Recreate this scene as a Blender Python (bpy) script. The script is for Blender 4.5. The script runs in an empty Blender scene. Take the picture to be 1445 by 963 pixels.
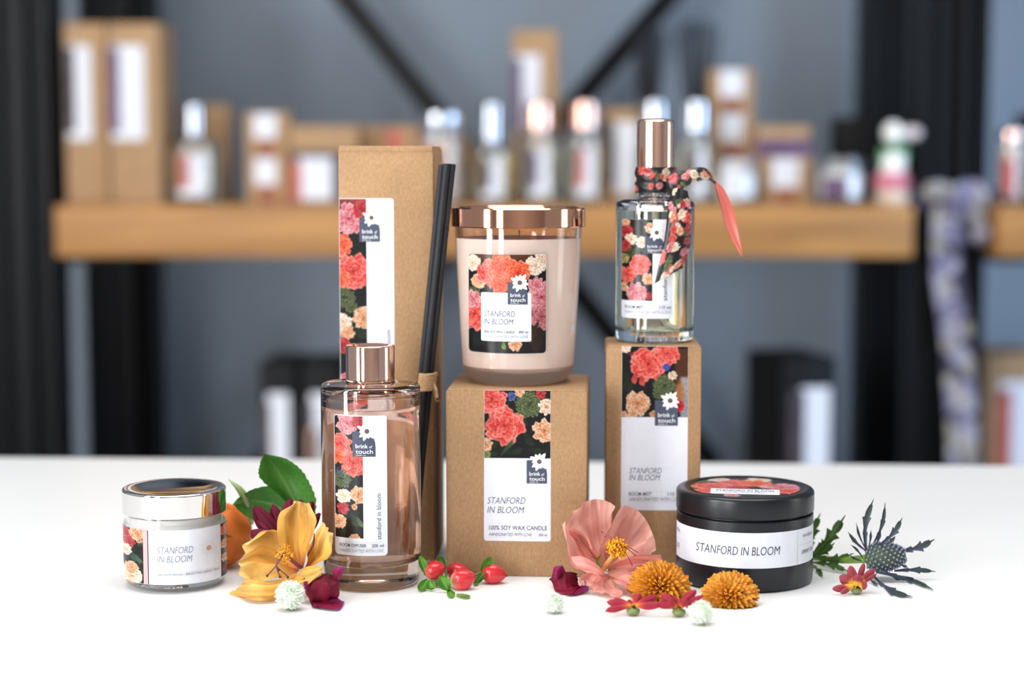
import bpy, bmesh, math, random
import numpy as np

# ------------------------------------------------------------------ camera, world, lights, exposure
SC = bpy.context.scene
F, CX, CY, HC = 2540.0, 722.5, 481.5, 0.28          # focal length in px of the 1445x963 frame, camera height over the table top
TH = math.atan(252.5 / F)
CT, ST = math.cos(TH), math.sin(TH)
rng = np.random.default_rng(7)

cd = bpy.data.cameras.new('camera')
cam = bpy.data.objects.new('camera', cd)
SC.collection.objects.link(cam)
cam.location = (0, 0, HC)
cam.rotation_euler = (math.pi / 2 - TH, 0, 0)
cd.sensor_width = 36.0
cd.lens = F * 36.0 / 1445.0
cd.clip_start = 0.02
cd.dof.use_dof = True
cd.dof.focus_distance = 1.175
cd.dof.aperture_fstop = 3.1
cd.dof.aperture_blades = 0
SC.camera = cam

SC.view_settings.view_transform = 'Standard'
SC.view_settings.look = 'None'
SC.view_settings.gamma = 1.0
SC.view_settings.use_curve_mapping = False
SC.view_settings.exposure = 0.0
SC.cycles.use_denoising = True
SC.cycles.max_bounces = 14
SC.cycles.transmission_bounces = 12
SC.cycles.transparent_max_bounces = 12
SC.cycles.sample_clamp_indirect = 30.0
SC.cycles.blur_glossy = 0.3

world = bpy.data.worlds.new('daylight')
SC.world = world
world.use_nodes = True
wn, wl = world.node_tree.nodes, world.node_tree.links
bg = wn['Background']
bg.inputs['Color'].default_value = (0.90, 0.95, 1.0, 1)
bg.inputs['Strength'].default_value = 0.42


def area(name, loc, target, sx, sy, power, col):
    l = bpy.data.lights.new(name, 'AREA')
    l.shape = 'RECTANGLE'; l.size = sx; l.size_y = sy; l.energy = power; l.color = col
    o = bpy.data.objects.new(name, l)
    SC.collection.objects.link(o)
    o.location = loc
    d = np.array(target, float) - np.array(loc, float)
    from mathutils import Vector
    o.rotation_euler = Vector(d).to_track_quat('-Z', 'Y').to_euler()
    return o


area('window_light_left_a', (-2.25, -0.35, 0.45), (0, 1.25, 0.3), 0.42, 2.2, 66, (0.97, 0.985, 1.0))
area('window_light_left_b', (-1.5, -1.2, 0.45), (0, 1.25, 0.3), 0.42, 2.2, 54, (0.97, 0.985, 1.0))
area('ceiling_light', (0.1, 1.1, 2.0), (0.1, 1.3, 0.0), 1.6, 1.3, 37, (1.0, 0.985, 0.96))
area('window_light_right', (2.6, 1.0, 0.55), (0.2, 1.6, 0.1), 0.6, 1.6, 12, (1.0, 0.98, 0.95))
area('blue_wall_fill', (1.9, 2.1, 0.3), (1.0, 4.0, -0.4), 0.7, 0.7, 20, (0.38, 0.64, 1.0))  # added blue fill imitating daylight on the lower right of the back wall
area('shelf_spot_light', (-0.9, 1.2, 1.9), (-0.1, 3.1, 0.25), 0.9, 0.5, 11, (1.0, 0.97, 0.93))
area('front_wall_fill', (0.3, -1.5, 2.3), (0.0, -3.2, 0.7), 1.6, 0.5, 60, (1.0, 0.97, 0.94))  # added fill: brightens the wall behind the camera for the metal caps to reflect

# ------------------------------------------------------------------ photo pixel -> place in the room


def P(px, py, Y):
    """The point at depth Y that the photo shows at (px, py)."""
    a = (np.asarray(px, float) - CX) / F
    b = (np.asarray(py, float) - CY) / F
    t = Y / (CT - b * ST)
    return a * t, HC + t * (-ST - b * CT)


def G(px, py):
    """The point of the table top that the photo shows at (px, py)."""
    a, b = (px - CX) / F, (py - CY) / F
    t = HC / (ST + b * CT)
    return a * t, t * (CT - b * ST)


def mpp(Y):
    return Y / CT / F


# ------------------------------------------------------------------ colours and materials


def lin(c):
    if isinstance(c, str):
        c = c.lstrip('#')
        c = [int(c[i:i + 2], 16) / 255 for i in (0, 2, 4)]
    c = np.asarray(c, float)
    return np.where(c <= 0.04045, c / 12.92, ((c + 0.055) / 1.055) ** 2.4)


def hexc(h):
    h = h.lstrip('#')
    return np.array([int(h[i:i + 2], 16) / 255 for i in (0, 2, 4)])


MATS = {}


def base_mat(name):
    m = bpy.data.materials.new(name)
    m.use_nodes = True
    MATS[name] = m
    return m, m.node_tree.nodes, m.node_tree.links, m.node_tree.nodes['Principled BSDF']


def rgba(c):
    c = lin(c)
    return (c[0], c[1], c[2], 1)


def mat(name, color, rough=0.5, metal=0.0, spec=0.5, trans=0.0, ior=1.5, noise=0.0, nscale=60.0, stretch=(1, 1, 1), bump=0.0, coat=0.0):
    if name in MATS:
        return MATS[name]
    m, n, l, b = base_mat(name)
    b.inputs['Base Color'].default_value = rgba(color)
    b.inputs['Roughness'].default_value = rough
    b.inputs['Metallic'].default_value = metal
    b.inputs['Specular IOR Level'].default_value = spec
    b.inputs['Transmission Weight'].default_value = trans
    b.inputs['IOR'].default_value = ior
    b.inputs['Coat Weight'].default_value = coat
    if noise or bump:
        tc = n.new('ShaderNodeTexCoord')
        mp = n.new('ShaderNodeMapping'); mp.inputs['Scale'].default_value = stretch
        no = n.new('ShaderNodeTexNoise'); no.inputs['Scale'].default_value = nscale; no.inputs['Detail'].default_value = 5
        l.new(tc.outputs['Object'], mp.inputs['Vector']); l.new(mp.outputs['Vector'], no.inputs['Vector'])
        if noise:
            r = n.new('ShaderNodeValToRGB')
            c = lin(color)
            r.color_ramp.elements[0].position = 0.3; r.color_ramp.elements[1].position = 0.7
            r.color_ramp.elements[0].color = tuple(np.clip(c * (1 - noise), 0, 1)) + (1,)
            r.color_ramp.elements[1].color = tuple(np.clip(c * (1 + noise), 0, 1)) + (1,)
            l.new(no.outputs['Fac'], r.inputs['Fac']); l.new(r.outputs['Color'], b.inputs['Base Color'])
        if bump:
            bu = n.new('ShaderNodeBump'); bu.inputs['Strength'].default_value = bump; bu.inputs['Distance'].default_value = 0.001
            l.new(no.outputs['Fac'], bu.inputs['Height']); l.new(bu.outputs['Normal'], b.inputs['Normal'])
    return m


def col_mat(name, rough=0.5, translucent=0.0, spec=0.4, coat=0.0):
    """Pigment held per vertex in the colour attribute 'Col'."""
    if name in MATS:
        return MATS[name]
    m, n, l, b = base_mat(name)
    a = n.new('ShaderNodeAttribute'); a.attribute_name = 'Col'
    no = n.new('ShaderNodeTexNoise'); no.inputs['Scale'].default_value = 900; no.inputs['Detail'].default_value = 3
    tc = n.new('ShaderNodeTexCoord'); l.new(tc.outputs['Object'], no.inputs['Vector'])
    mr = n.new('ShaderNodeMapRange'); mr.inputs['To Min'].default_value = 0.92; mr.inputs['To Max'].default_value = 1.08
    l.new(no.outputs['Fac'], mr.inputs['Value'])
    mx = n.new('ShaderNodeVectorMath'); mx.operation = 'SCALE'
    l.new(a.outputs['Color'], mx.inputs[0]); l.new(mr.outputs['Result'], mx.inputs['Scale'])
    l.new(mx.outputs['Vector'], b.inputs['Base Color'])
    b.inputs['Roughness'].default_value = rough
    b.inputs['Specular IOR Level'].default_value = spec
    b.inputs['Coat Weight'].default_value = coat
    if translucent:
        t = n.new('ShaderNodeBsdfTranslucent'); l.new(mx.outputs['Vector'], t.inputs['Color'])
        ms = n.new('ShaderNodeMixShader'); ms.inputs['Fac'].default_value = translucent
        l.new(b.outputs['BSDF'], ms.inputs[1]); l.new(t.outputs['BSDF'], ms.inputs[2])
        l.new(ms.outputs['Shader'], n['Material Output'].inputs['Surface'])
    return m


def kraft(name, color):
    if name in MATS:
        return MATS[name]
    m, n, l, b = base_mat(name)
    tc = n.new('ShaderNodeTexCoord')
    n1 = n.new('ShaderNodeTexNoise'); n1.inputs['Scale'].default_value = 620; n1.inputs['Detail'].default_value = 6; n1.inputs['Roughness'].default_value = 0.7
    mp = n.new('ShaderNodeMapping'); mp.inputs['Scale'].default_value = (1, 1, 0.55)
    n2 = n.new('ShaderNodeTexNoise'); n2.inputs['Scale'].default_value = 30; n2.inputs['Detail'].default_value = 2
    l.new(tc.outputs['Object'], mp.inputs['Vector']); l.new(mp.outputs['Vector'], n1.inputs['Vector']); l.new(tc.outputs['Object'], n2.inputs['Vector'])
    ad = n.new('ShaderNodeMath'); ad.operation = 'MULTIPLY_ADD'; ad.inputs[1].default_value = 0.3
    l.new(n2.outputs['Fac'], ad.inputs[0]); l.new(n1.outputs['Fac'], ad.inputs[2])
    r = n.new('ShaderNodeValToRGB')
    c = lin(color)
    r.color_ramp.elements[0].position = 0.42; r.color_ramp.elements[1].position = 0.88
    r.color_ramp.elements[0].color = tuple(c * 0.74) + (1,)
    r.color_ramp.elements[1].color = tuple(np.clip(c * 1.26, 0, 1)) + (1,)
    l.new(ad.outputs['Value'], r.inputs['Fac']); l.new(r.outputs['Color'], b.inputs['Base Color'])
    b.inputs['Roughness'].default_value = 0.75
    b.inputs['Specular IOR Level'].default_value = 0.25
    bu = n.new('ShaderNodeBump'); bu.inputs['Strength'].default_value = 0.15; bu.inputs['Distance'].default_value = 0.0004
    l.new(n1.outputs['Fac'], bu.inputs['Height']); l.new(bu.outputs['Normal'], b.inputs['Normal'])
    return m


def wood(name, c0, c1):
    m, n, l, b = base_mat(name)
    tc = n.new('ShaderNodeTexCoord'); mp = n.new('ShaderNodeMapping'); mp.inputs['Scale'].default_value = (0.7, 9, 9)
    no = n.new('ShaderNodeTexNoise'); no.inputs['Scale'].default_value = 4.0; no.inputs['Detail'].default_value = 7; no.inputs['Distortion'].default_value = 0.6
    r = n.new('ShaderNodeValToRGB')
    r.color_ramp.elements[0].position = 0.3; r.color_ramp.elements[1].position = 0.75
    r.color_ramp.elements[0].color = rgba(c0); r.color_ramp.elements[1].color = rgba(c1)
    l.new(tc.outputs['Object'], mp.inputs['Vector']); l.new(mp.outputs['Vector'], no.inputs['Vector'])
    l.new(no.outputs['Fac'], r.inputs['Fac']); l.new(r.outputs['Color'], b.inputs['Base Color'])
    b.inputs['Roughness'].default_value = 0.55
    return m


KRAFT = kraft('kraft_card', '#a4825f')
KRAFT_B = kraft('kraft_card_pale', '#a58564')
PAPER = mat('label_paper', '#d8dbe4', 0.5, spec=0.2, noise=0.02, nscale=200)
PAPER_GLOSS = mat('label_paper_gloss', '#d8dbe4', 0.45, spec=0.2, noise=0.02, nscale=200)
INK = mat('slate_ink', '#4b4f62', 0.5, spec=0.15, noise=0.03)
INK_SOFT = mat('soft_grey_ink', '#8c8f9f', 0.5, spec=0.15, noise=0.03)
INK_PALE = mat('pale_ink', '#b9bbc6', 0.5, spec=0.15, noise=0.03)
SLATE = mat('slate_logo', '#4a5062', 0.45, spec=0.15, noise=0.04)
WHITE_INK = mat('white_ink', '#f2f3f5', 0.5, noise=0.02)
PETAL_INK = mat('white_petal_ink', '#eef0ea', 0.5, noise=0.04, nscale=900)
LINE_INK = mat('grey_outline_ink', '#8d9490', 0.5, noise=0.03)
EYE_INK = mat('brown_eye_ink', '#5a4a45', 0.5, noise=0.3, nscale=1500)
PRINT = col_mat('floral_print', 0.42, spec=0.2)
PRINT_G = col_mat('floral_print_gloss', 0.28, spec=0.3)
SATIN = col_mat('satin_ribbon', 0.38, spec=0.5)
PETAL = col_mat('petal_tissue', 0.55, 0.32)
PETAL_D = col_mat('dark_petal_tissue', 0.6, 0.06, spec=0.2)
LEAF = col_mat('leaf_tissue', 0.4, 0.2)
MUM = col_mat('glossy_petal_tissue', 0.34, 0.15, spec=0.5)
FRUIT = col_mat('berry_skin', 0.25, 0.0, coat=0.3)
ROSE = mat('rose_gold_metal', '#ecc2b0', 0.09, metal=1.0, noise=0.02, nscale=5)
ROSE_C = mat('copper_rose_metal', '#dba48a', 0.07, metal=1.0, noise=0.02, nscale=5)
CHROME = mat('chrome_metal', '#e9e6e4', 0.04, metal=1.0, noise=0.01, nscale=5)
STEEL_CAP = mat('bright_silver_cap', '#c2c6cd', 0.03, metal=1.0, noise=0.02, nscale=5)
GLASS = mat('clear_glass', '#ffffff', 0.0, trans=1.0, ior=1.48)
GLASS_R = mat('rose_glass', '#f1e2d9', 0.0, trans=1.0, ior=1.48)
GLASS_P = mat('blush_glass', '#faeee8', 0.0, trans=1.0, ior=1.45)
LIQ_R = mat('rose_liquid', '#ece0d8', 0.0, trans=1.0, ior=1.34)
LIQ_Y = mat('pale_liquid', '#f9f7dc', 0.0, trans=1.0, ior=1.36)
WAX = mat('blush_wax', '#faeee5', 0.5, noise=0.02, nscale=20)
WAX_W = mat('white_wax', '#f4f4f0', 0.45, noise=0.02, nscale=20)
BLACK_T = mat('black_tin', '#11141a', 0.3, spec=0.4, noise=0.05, nscale=300)
REED_M = mat('black_reed', '#14181f', 0.65, noise=0.25, nscale=300, stretch=(6, 6, 0.6), bump=0.3)
TWINE_M = mat('jute_twine', '#c9a57c', 0.9, noise=0.3, nscale=900, bump=0.6)
BLACK_ST = mat('black_steel', '#090b10', 0.5, spec=0.22, noise=0.08, nscale=8)
WHITE_TOP = mat('white_table_top', '#f3f3f3', 0.33, spec=0.4, noise=0.012, nscale=3)
DARK_CARD = mat('black_card', '#0c0d10', 0.6, spec=0.2, noise=0.08, nscale=40)
CREAM_M = mat('cream_print', '#d8c4b0', 0.6, noise=0.2, nscale=30)
TAN_PRINT = mat('russet_print', '#8e4a34', 0.55, noise=0.5, nscale=45)
PLUM_PRINT = mat('plum_print', '#5d4463', 0.55, noise=0.6, nscale=45)
DARK_PRINT = mat('dark_floral_print', '#3b2e33', 0.55, noise=0.8, nscale=50)
CORAL_PRINT = mat('coral_print', '#b0574a', 0.55, noise=0.5, nscale=45)

# ------------------------------------------------------------------ mesh helpers


def thing(name, label, cat, loc=(0, 0, 0), rotz=0.0, group=None):
    o = bpy.data.objects.new(name, None)
    SC.collection.objects.link(o)
    o.empty_display_size = 0.02
    o.location = loc; o.rotation_euler = (0, 0, rotz)
    o['label'] = label; o['category'] = cat
    if group:
        o['group'] = group
    return o


def obj(name, verts, faces, m, parent=None, smooth=True, col=None, sharp=None, label=None, kind=None):
    me = bpy.data.meshes.new(name)
    me.from_pydata([tuple(map(float, v)) for v in verts], [], [tuple(map(int, f)) for f in faces])
    if smooth:
        me.polygons.foreach_set('use_smooth', np.ones(len(me.polygons), dtype=bool))
    if col is not None:
        at = me.color_attributes.new('Col', 'FLOAT_COLOR', 'POINT')
        c = np.ones((len(verts), 4)); c[:, :3] = lin(np.clip(col, 0, 1))
        at.data.foreach_set('color', c.ravel().astype(np.float32))
    me.update()
    if sharp:
        me.set_sharp_from_angle(angle=math.radians(sharp))
    if m:
        me.materials.append(m)
    o = bpy.data.objects.new(name, me)
    SC.collection.objects.link(o)
    if parent:
        o.parent = parent
    if label:
        o['label'] = label
    if kind:
        o['kind'] = kind
    return o


def merge(parts):
    V, Fs, C, k = [], [], [], 0
    for p in parts:
        v, f = p[0], p[1]
        V.append(np.asarray(v, float))
        Fs += [tuple(i + k for i in q) for q in f]
        if len(p) > 2:
            C.append(p[2])
        k += len(v)
    V = np.vstack(V)
    return (V, Fs, np.vstack(C)) if C else (V, Fs)


def lathe(prof, n=72):
    V, Fs, rings = [], [], []
    a = np.linspace(0, 2 * np.pi, n, endpoint=False)
    for r, z in prof:
        if r < 1e-7:
            rings.append([len(V)]); V.append((0, 0, z))
        else:
            rings.append(list(range(len(V), len(V) + n)))
            V += [(r * math.cos(t), r * math.sin(t), z) for t in a]
    for A, B in zip(rings[:-1], rings[1:]):
        for i in range(n):
            j = (i + 1) % n
            if len(A) == 1 and len(B) == 1:
                continue
            if len(A) == 1:
                Fs.append((A[0], B[j], B[i]))
            elif len(B) == 1:
                Fs.append((A[i], A[j], B[0]))
            else:
                Fs.append((A[i], A[j], B[j], B[i]))
    return V, Fs


def arc(cx, cz, r, a0, a1, n=6):
    return [(cx + r * math.cos(math.radians(t)), cz + r * math.sin(math.radians(t))) for t in np.linspace(a0, a1, n)]


def bevel_box(x0, x1, y0, y1, z0, z1, r=0.001, seg=2):
    bm = bmesh.new()
    bmesh.ops.create_cube(bm, size=1)
    for v in bm.verts:
        v.co = ((x0 + x1) / 2 + v.co.x * (x1 - x0), (y0 + y1) / 2 + v.co.y * (y1 - y0), (z0 + z1) / 2 + v.co.z * (z1 - z0))
    if r:
        bmesh.ops.bevel(bm, geom=bm.edges[:], offset=r, segments=seg, profile=0.5, affect='EDGES')
    bm.verts.ensure_lookup_table()
    V = [tuple(v.co) for v in bm.verts]
    Fs = [[v.index for v in f.verts] for f in bm.faces]
    bm.verts.index_update()
    Fs = [[v.index for v in f.verts] for f in bm.faces]
    bm.free()
    return V, Fs


def catmull(pts, n):
    pts = np.asarray(pts, float)
    if len(pts) == 2:
        t = np.linspace(0, 1, n)[:, None]
        return pts[0] * (1 - t) + pts[1] * t
    Q = np.vstack([2 * pts[0] - pts[1], pts, 2 * pts[-1] - pts[-2]])
    t = np.linspace(0, len(pts) - 1 - 1e-9, n)
    i = t.astype(int); u = (t - i)[:, None]
    p0, p1, p2, p3 = Q[i], Q[i + 1], Q[i + 2], Q[i + 3]
    return 0.5 * (2 * p1 + (p2 - p0) * u + (2 * p0 - 5 * p1 + 4 * p2 - p3) * u ** 2 + (3 * p1 - p0 - 3 * p2 + p3) * u ** 3)


def tube(path, rad, n=10, m=None, cap=True):
    path = np.asarray(path, float)
    if m:
        path = catmull(path, m)
    k = len(path)
    rad = np.interp(np.linspace(0, 1, k), np.linspace(0, 1, len(np.atleast_1d(rad))), np.atleast_1d(rad)) if np.ndim(rad) else np.full(k, rad)
    T = np.gradient(path, axis=0); T /= np.linalg.norm(T, axis=1)[:, None] + 1e-12
    ref = np.array([0, 0, 1.0]) if abs(T[0][2]) < 0.9 else np.array([1.0, 0, 0])
    V = []
    Nn = np.cross(T[0], ref)
    for i in range(k):
        Nn = Nn - T[i] * np.dot(Nn, T[i]); Nn /= np.linalg.norm(Nn) + 1e-12
        B = np.cross(T[i], Nn)
        for j in range(n):
            a = 2 * np.pi * j / n
            V.append(path[i] + rad[i] * (math.cos(a) * Nn + math.sin(a) * B))
    Fs = [(i * n + j, i * n + (j + 1) % n, (i + 1) * n + (j + 1) % n, (i + 1) * n + j) for i in range(k - 1) for j in range(n)]
    if cap:
        Fs += [tuple(range(n))[::-1], tuple(range((k - 1) * n, k * n))]
    return np.array(V), Fs


def gridf(nu, nv, off=0):
    return [(off + i * nv + j, off + i * nv + j + 1, off + (i + 1) * nv + j + 1, off + (i + 1) * nv + j) for i in range(nu - 1) for j in range(nv - 1)]


def ball(c, r, nu=7, nv=10, sc=(1, 1, 1)):
    V, Fs = lathe([(0, -1)] + [(math.cos(t), math.sin(t)) for t in np.linspace(-np.pi / 2, np.pi / 2, nu)[1:-1]] + [(0, 1)], nv)
    return np.asarray(V) * r * np.asarray(sc) + np.asarray(c), Fs


# ------------------------------------------------------------------ text, in photo pixels, laid on a surface
TXT = {}


def raw_text(s, weight):
    k = (s, weight)
    if k not in TXT:
        c = bpy.data.curves.new('lettering', 'FONT')
        c.body = s; c.resolution_u = 3; c.offset = weight + .002
        o = bpy.data.objects.new('lettering', c)
        me = bpy.data.meshes.new_from_object(o)
        bm = bmesh.new(); bm.from_mesh(me)
        xs = [v.co.x for v in bm.verts]
        for x in np.arange(min(xs) + .17, max(xs), .17):
            bmesh.ops.bisect_plane(bm, geom=bm.verts[:] + bm.edges[:] + bm.faces[:], plane_co=(x, 0, 0), plane_no=(1, 0, 0))
        bm.to_mesh(me); bm.free()
        V = np.array([v.co[:2] for v in me.vertices]); Fs = [tuple(p.vertices) for p in me.polygons]
        bpy.data.objects.remove(o); bpy.data.meshes.remove(me); bpy.data.curves.remove(c)
        TXT[k] = (V, Fs)
    return TXT[k]


def text_px(s, x0, x1, base, cap, shear=0.0, weight=0.004, vertical=False):
    """Letters as a flat mesh in photo pixels (y down). vertical: reads upwards from y = x0 to y = x1 along x = base."""
    V, Fs = raw_text(s, weight)
    mn, mx = V[:, 0].min(), V[:, 0].max()
    L = abs(x1 - x0)
    sh = shear * cap
    u = (V[:, 0] - mn) / (mx - mn) * (L - sh)
    h = V[:, 1] / 0.69 * cap
    u = u + shear * h
    if vertical:
        return np.stack([base - h, x0 - u], 1), Fs
    return np.stack([x0 + u, base - h], 1), Fs


class Flat:
    """Front face of a box: local plane y = y0, photo pixels measured at depth Y."""

    def __init__(s, pxc, Y, y0=0.0, zb=0.0, rot=0.0):
        s.pxc, s.Y, s.y0, s.zb, s.c = pxc, Y, y0, zb, math.cos(rot)
        s.x0 = P(pxc, 480, Y)[0]

    def map(s, px, py, off):
        X, Z = P(px, py, s.Y)
        X0, _ = P(s.pxc, py, s.Y)
        return np.stack([(X - X0) / s.c, np.full(len(X), s.y0 - off), Z - s.zb], 1)


class Cyl:
    """A round body: local axis z, facing local -y; photo pixels measured on its front."""

    def __init__(s, pxc, Yc, R, zb=0.0):
        s.pxc, s.Yc, s.R, s.zb = pxc, Yc, R, zb

    def map(s, px, py, off):
        px, py = np.asarray(px, float), np.asarray(py, float)
        Z = P(np.full(len(py), s.pxc), py, s.Yc - (s.R if not callable(s.R) else s.R(0.05)))[1] - s.zb
        R = s.R(Z) if callable(s.R) else np.full(len(Z), s.R)
        ph = np.zeros(len(px))
        for _ in range(6):
            Yf = s.Yc - R * np.cos(ph)
            ph = np.arcsin(np.clip((px - s.pxc) * mpp(Yf) / R, -0.995, 0.995))
        r = R + off
        return np.stack([r * np.sin(ph), -r * np.cos(ph), Z], 1)


class Disc:
    """A horizontal round top at height z: u to the right and v away, both in units of its radius."""

    def __init__(s, R, z):
        s.R, s.z = R, z

    def map(s, px, py, off):
        return np.stack([np.asarray(px) * s.R, -np.asarray(py) * s.R, np.full(len(px), s.z + off)], 1)


def letters(S, items, off, m, parent, name='lettering'):
    parts = []
    off = off + (1.1e-4 if isinstance(S, Cyl) else 4e-5)
    for it in items:
        v, f = text_px(*it[0], **(it[1] if len(it) > 1 else {}))
        parts.append((S.map(v[:, 0], v[:, 1], off), f))
    V, Fs = merge(parts)
    return obj(name, V, Fs, m, parent, smooth=False)


def rules(S, lines, off, m, parent, w=0.45, name='rule_lines'):
    parts = []
    for x0, y0, x1, y1 in lines:
        n = 12
        t = np.linspace(0, 1, n)
        xs, ys = x0 + (x1 - x0) * t, y0 + (y1 - y0) * t
        d = np.array([x1 - x0, y1 - y0], float); d /= np.linalg.norm(d)
        a = S.map(xs - d[1] * w / 2, ys + d[0] * w / 2, off); b = S.map(xs + d[1] * w / 2, ys - d[0] * w / 2, off)
        V = np.empty((2 * n, 3)); V[0::2] = a; V[1::2] = b
        parts.append((V, [(2 * i, 2 * i + 1, 2 * i + 3, 2 * i + 2) for i in range(n - 1)]))
    V, Fs = merge(parts)
    return obj(name, V, Fs, m, parent, smooth=False)


def round_rect_cols(x0, x1, y0, y1, r, n):
    """Columns of a rectangle with rounded corners; r = (top left, top right, bottom right, bottom left)."""
    xs = set(np.linspace(x0, x1, n))
    for k in r:
        if k:
            for t in np.linspace(0, np.pi / 2, 7):
                xs.add(x0 + k * (1 - math.cos(t))); xs.add(x1 - k * (1 - math.cos(t)))
    xs = np.array(sorted(xs))

    def cut(dx, k):
        return k - math.sqrt(max(0, k * k - (k - dx) ** 2)) if dx < k else 0.0
    top = np.array([y0 + cut(x - x0, r[0]) + cut(x1 - x, r[1]) for x in xs])
    bot = np.array([y1 - cut(x1 - x, r[2]) - cut(x - x0, r[3]) for x in xs])
    return xs, top, bot


def label_sheet(S, x0, x1, y0, y1, r, off, m, parent, name='label', n=26, th=0.00012):
    xs, top, bot = round_rect_cols(x0, x1, y0, y1, r, n)
    k = len(xs)
    A = S.map(np.repeat(xs, 2), np.stack([top, bot], 1).ravel(), off)
    B = S.map(np.repeat(xs, 2), np.stack([top, bot], 1).ravel(), off - th)
    V = np.vstack([A, B])
    Fs = [(2 * i, 2 * i + 1, 2 * i + 3, 2 * i + 2) for i in range(k - 1)]
    o = 2 * k
    Fs += [(2 * i, 2 * i + 2, o + 2 * i + 2, o + 2 * i) for i in range(k - 1)] + [(2 * i + 1, o + 2 * i + 1, o + 2 * i + 3, 2 * i + 3) for i in range(k - 1)]
    Fs += [(0, o, o + 1, 1), (o - 2, o - 1, 2 * o - 1, 2 * o - 2)]
    return obj(name, V, Fs, m, parent, smooth=False)


# ------------------------------------------------------------------ painted flowers (label art), in photo pixels


class Art:
    def __init__(s, X, Y):
        s.X, s.Y = X, Y
        s.C = np.zeros((len(X), 3))
        n = s.noise(9, 3) * 0.5
        s.C[:] = hexc('#1b1a1d') + n[:, None] * np.array([0.03, 0.035, 0.03])

    def noise(s, scale, seed):
        g = np.random.default_rng(seed)
        v = np.zeros(len(s.X))
        for _ in range(7):
            a = g.uniform(0, 6.28); k = g.uniform(0.6, 1.9) / scale * 6.28
            v += np.sin((s.X * math.cos(a) + s.Y * math.sin(a)) * k + g.uniform(0, 6.28))
        return v / 3.5

    def put(s, mask, col, al=1.0):
        a = (mask * al)[:, None]
        s.C = s.C * (1 - a) + col * a

    def petal(s, cx, cy, ang, a, b, c_in, c_out, edge, seed):
        ca, sa = math.cos(ang), math.sin(ang)
        p = ((s.X - cx) * ca + (s.Y - cy) * sa) / a
        q = (-(s.X - cx) * sa + (s.Y - cy) * ca) / b
        wob = 0.13 * np.sin(3.0 * np.arctan2(q, p) + seed) + 0.07 * np.sin(7 * np.arctan2(q, p) + 2 * seed)
        e = np.sqrt(p * p + q * q) * (1 + wob)
        m = np.clip((1 - e) * 6, 0, 1)
        t = np.clip((p + 1) / 2 + 0.12 * np.sin(q * 9 + seed), 0, 1)[:, None]
        col = hexc(c_in) * (1 - t) + hexc(c_out) * t
        rim = np.clip((e - 0.66) * 4, 0, 1)[:, None] * np.clip(p * 1.2 + 0.4, 0, 1)[:, None]
        col = col * (1 - 0.75 * rim) + hexc(edge) * 0.75 * rim
        s.put(m, col)

    def bloom(s, cx, cy, r, pal, seed=0, squash=1.0, layers=(1.0, .78, .56, .36, .2)):
        g = np.random.default_rng(seed)
        for li, L in enumerate(layers):
            n = max(4, int(8 - li * 1.0))
            a0 = g.uniform(0, 6.28)
            for k in range(n):
                an = a0 + 6.283 * k / n + g.uniform(-.25, .25)
                d = r * L * 0.62
                c_in, c_out, edge = pal[0], pal[1 + (k + li) % 2], pal[3]
                s.petal(cx + d * math.cos(an), cy + d * math.sin(an) * squash, an + g.uniform(-.4, .4), r * L * .5, r * L * g.uniform(.34, .5), c_in, c_out, edge, g.uniform(0, 6))

    def tuft(s, cx, cy, r, pal, seed=0, n=46):
        g = np.random.default_rng(seed)
        for k in range(n):
            d = r * math.sqrt((n - k) / n) * 0.92
            an = k * 2.399
            s.petal(cx + d * math.cos(an), cy + d * math.sin(an), an, r * .17, r * .14, pal[0], pal[1 + k % 2], pal[3], g.uniform(0, 6))

    def finish(s):
        n = s.noise(2.6, 5) * .10 + s.noise(5.5, 6) * .07
        s.C = np.clip(s.C * (1 + n[:, None]), 0, 1)
        s.C = .90 * s.C ** 1.22

    def leaf(s, cx, cy, ang, a, b, c0, c1):
        s.petal(cx, cy, ang, a, b, c0, c1, c1, 1.0)


CORAL = ('#b3322b', '#e0564c', '#ee7f74', '#f8c6bd')
CORAL_O = ('#b93419', '#ea5f38', '#f1805a', '#f9c3ac')
PINK = ('#a34c56', '#d98089', '#e9a9ad', '#f6dadb')
PEACH = ('#b26a3c', '#e2ac84', '#efcbae', '#f8e6d6')
CREAM = ('#c59a78', '#ecd9c6', '#f3e9dc', '#fbf6ef')
GREEN = ('#37402a', '#66734a', '#7f8b5f', '#a3ab83')
RED = ('#7d1521', '#b52a35', '#cf4b50', '#e08a86')
DKG = ('#1e2a1d', '#34452f')


def paint(S, x0, x1, y0, y1, r, off, parent, program, m=None, name='floral_print', res=0.8):
    nx, ny = max(6, int((x1 - x0) / res)), max(6, int((y1 - y0) / res))
    xs, top, bot = round_rect_cols(x0, x1, y0, y1, r, nx)
    t = np.linspace(0, 1, ny)
    X = np.repeat(xs, ny)
    Y = (top[:, None] * (1 - t) + bot[:, None] * t).ravel()
    A = Art(X, Y)
    program(A)
    A.finish()
    V = S.map(X, Y, off)
    return obj(name, V, gridf(len(xs), ny), m or PRINT, parent, smooth=False, col=A.C)


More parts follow.
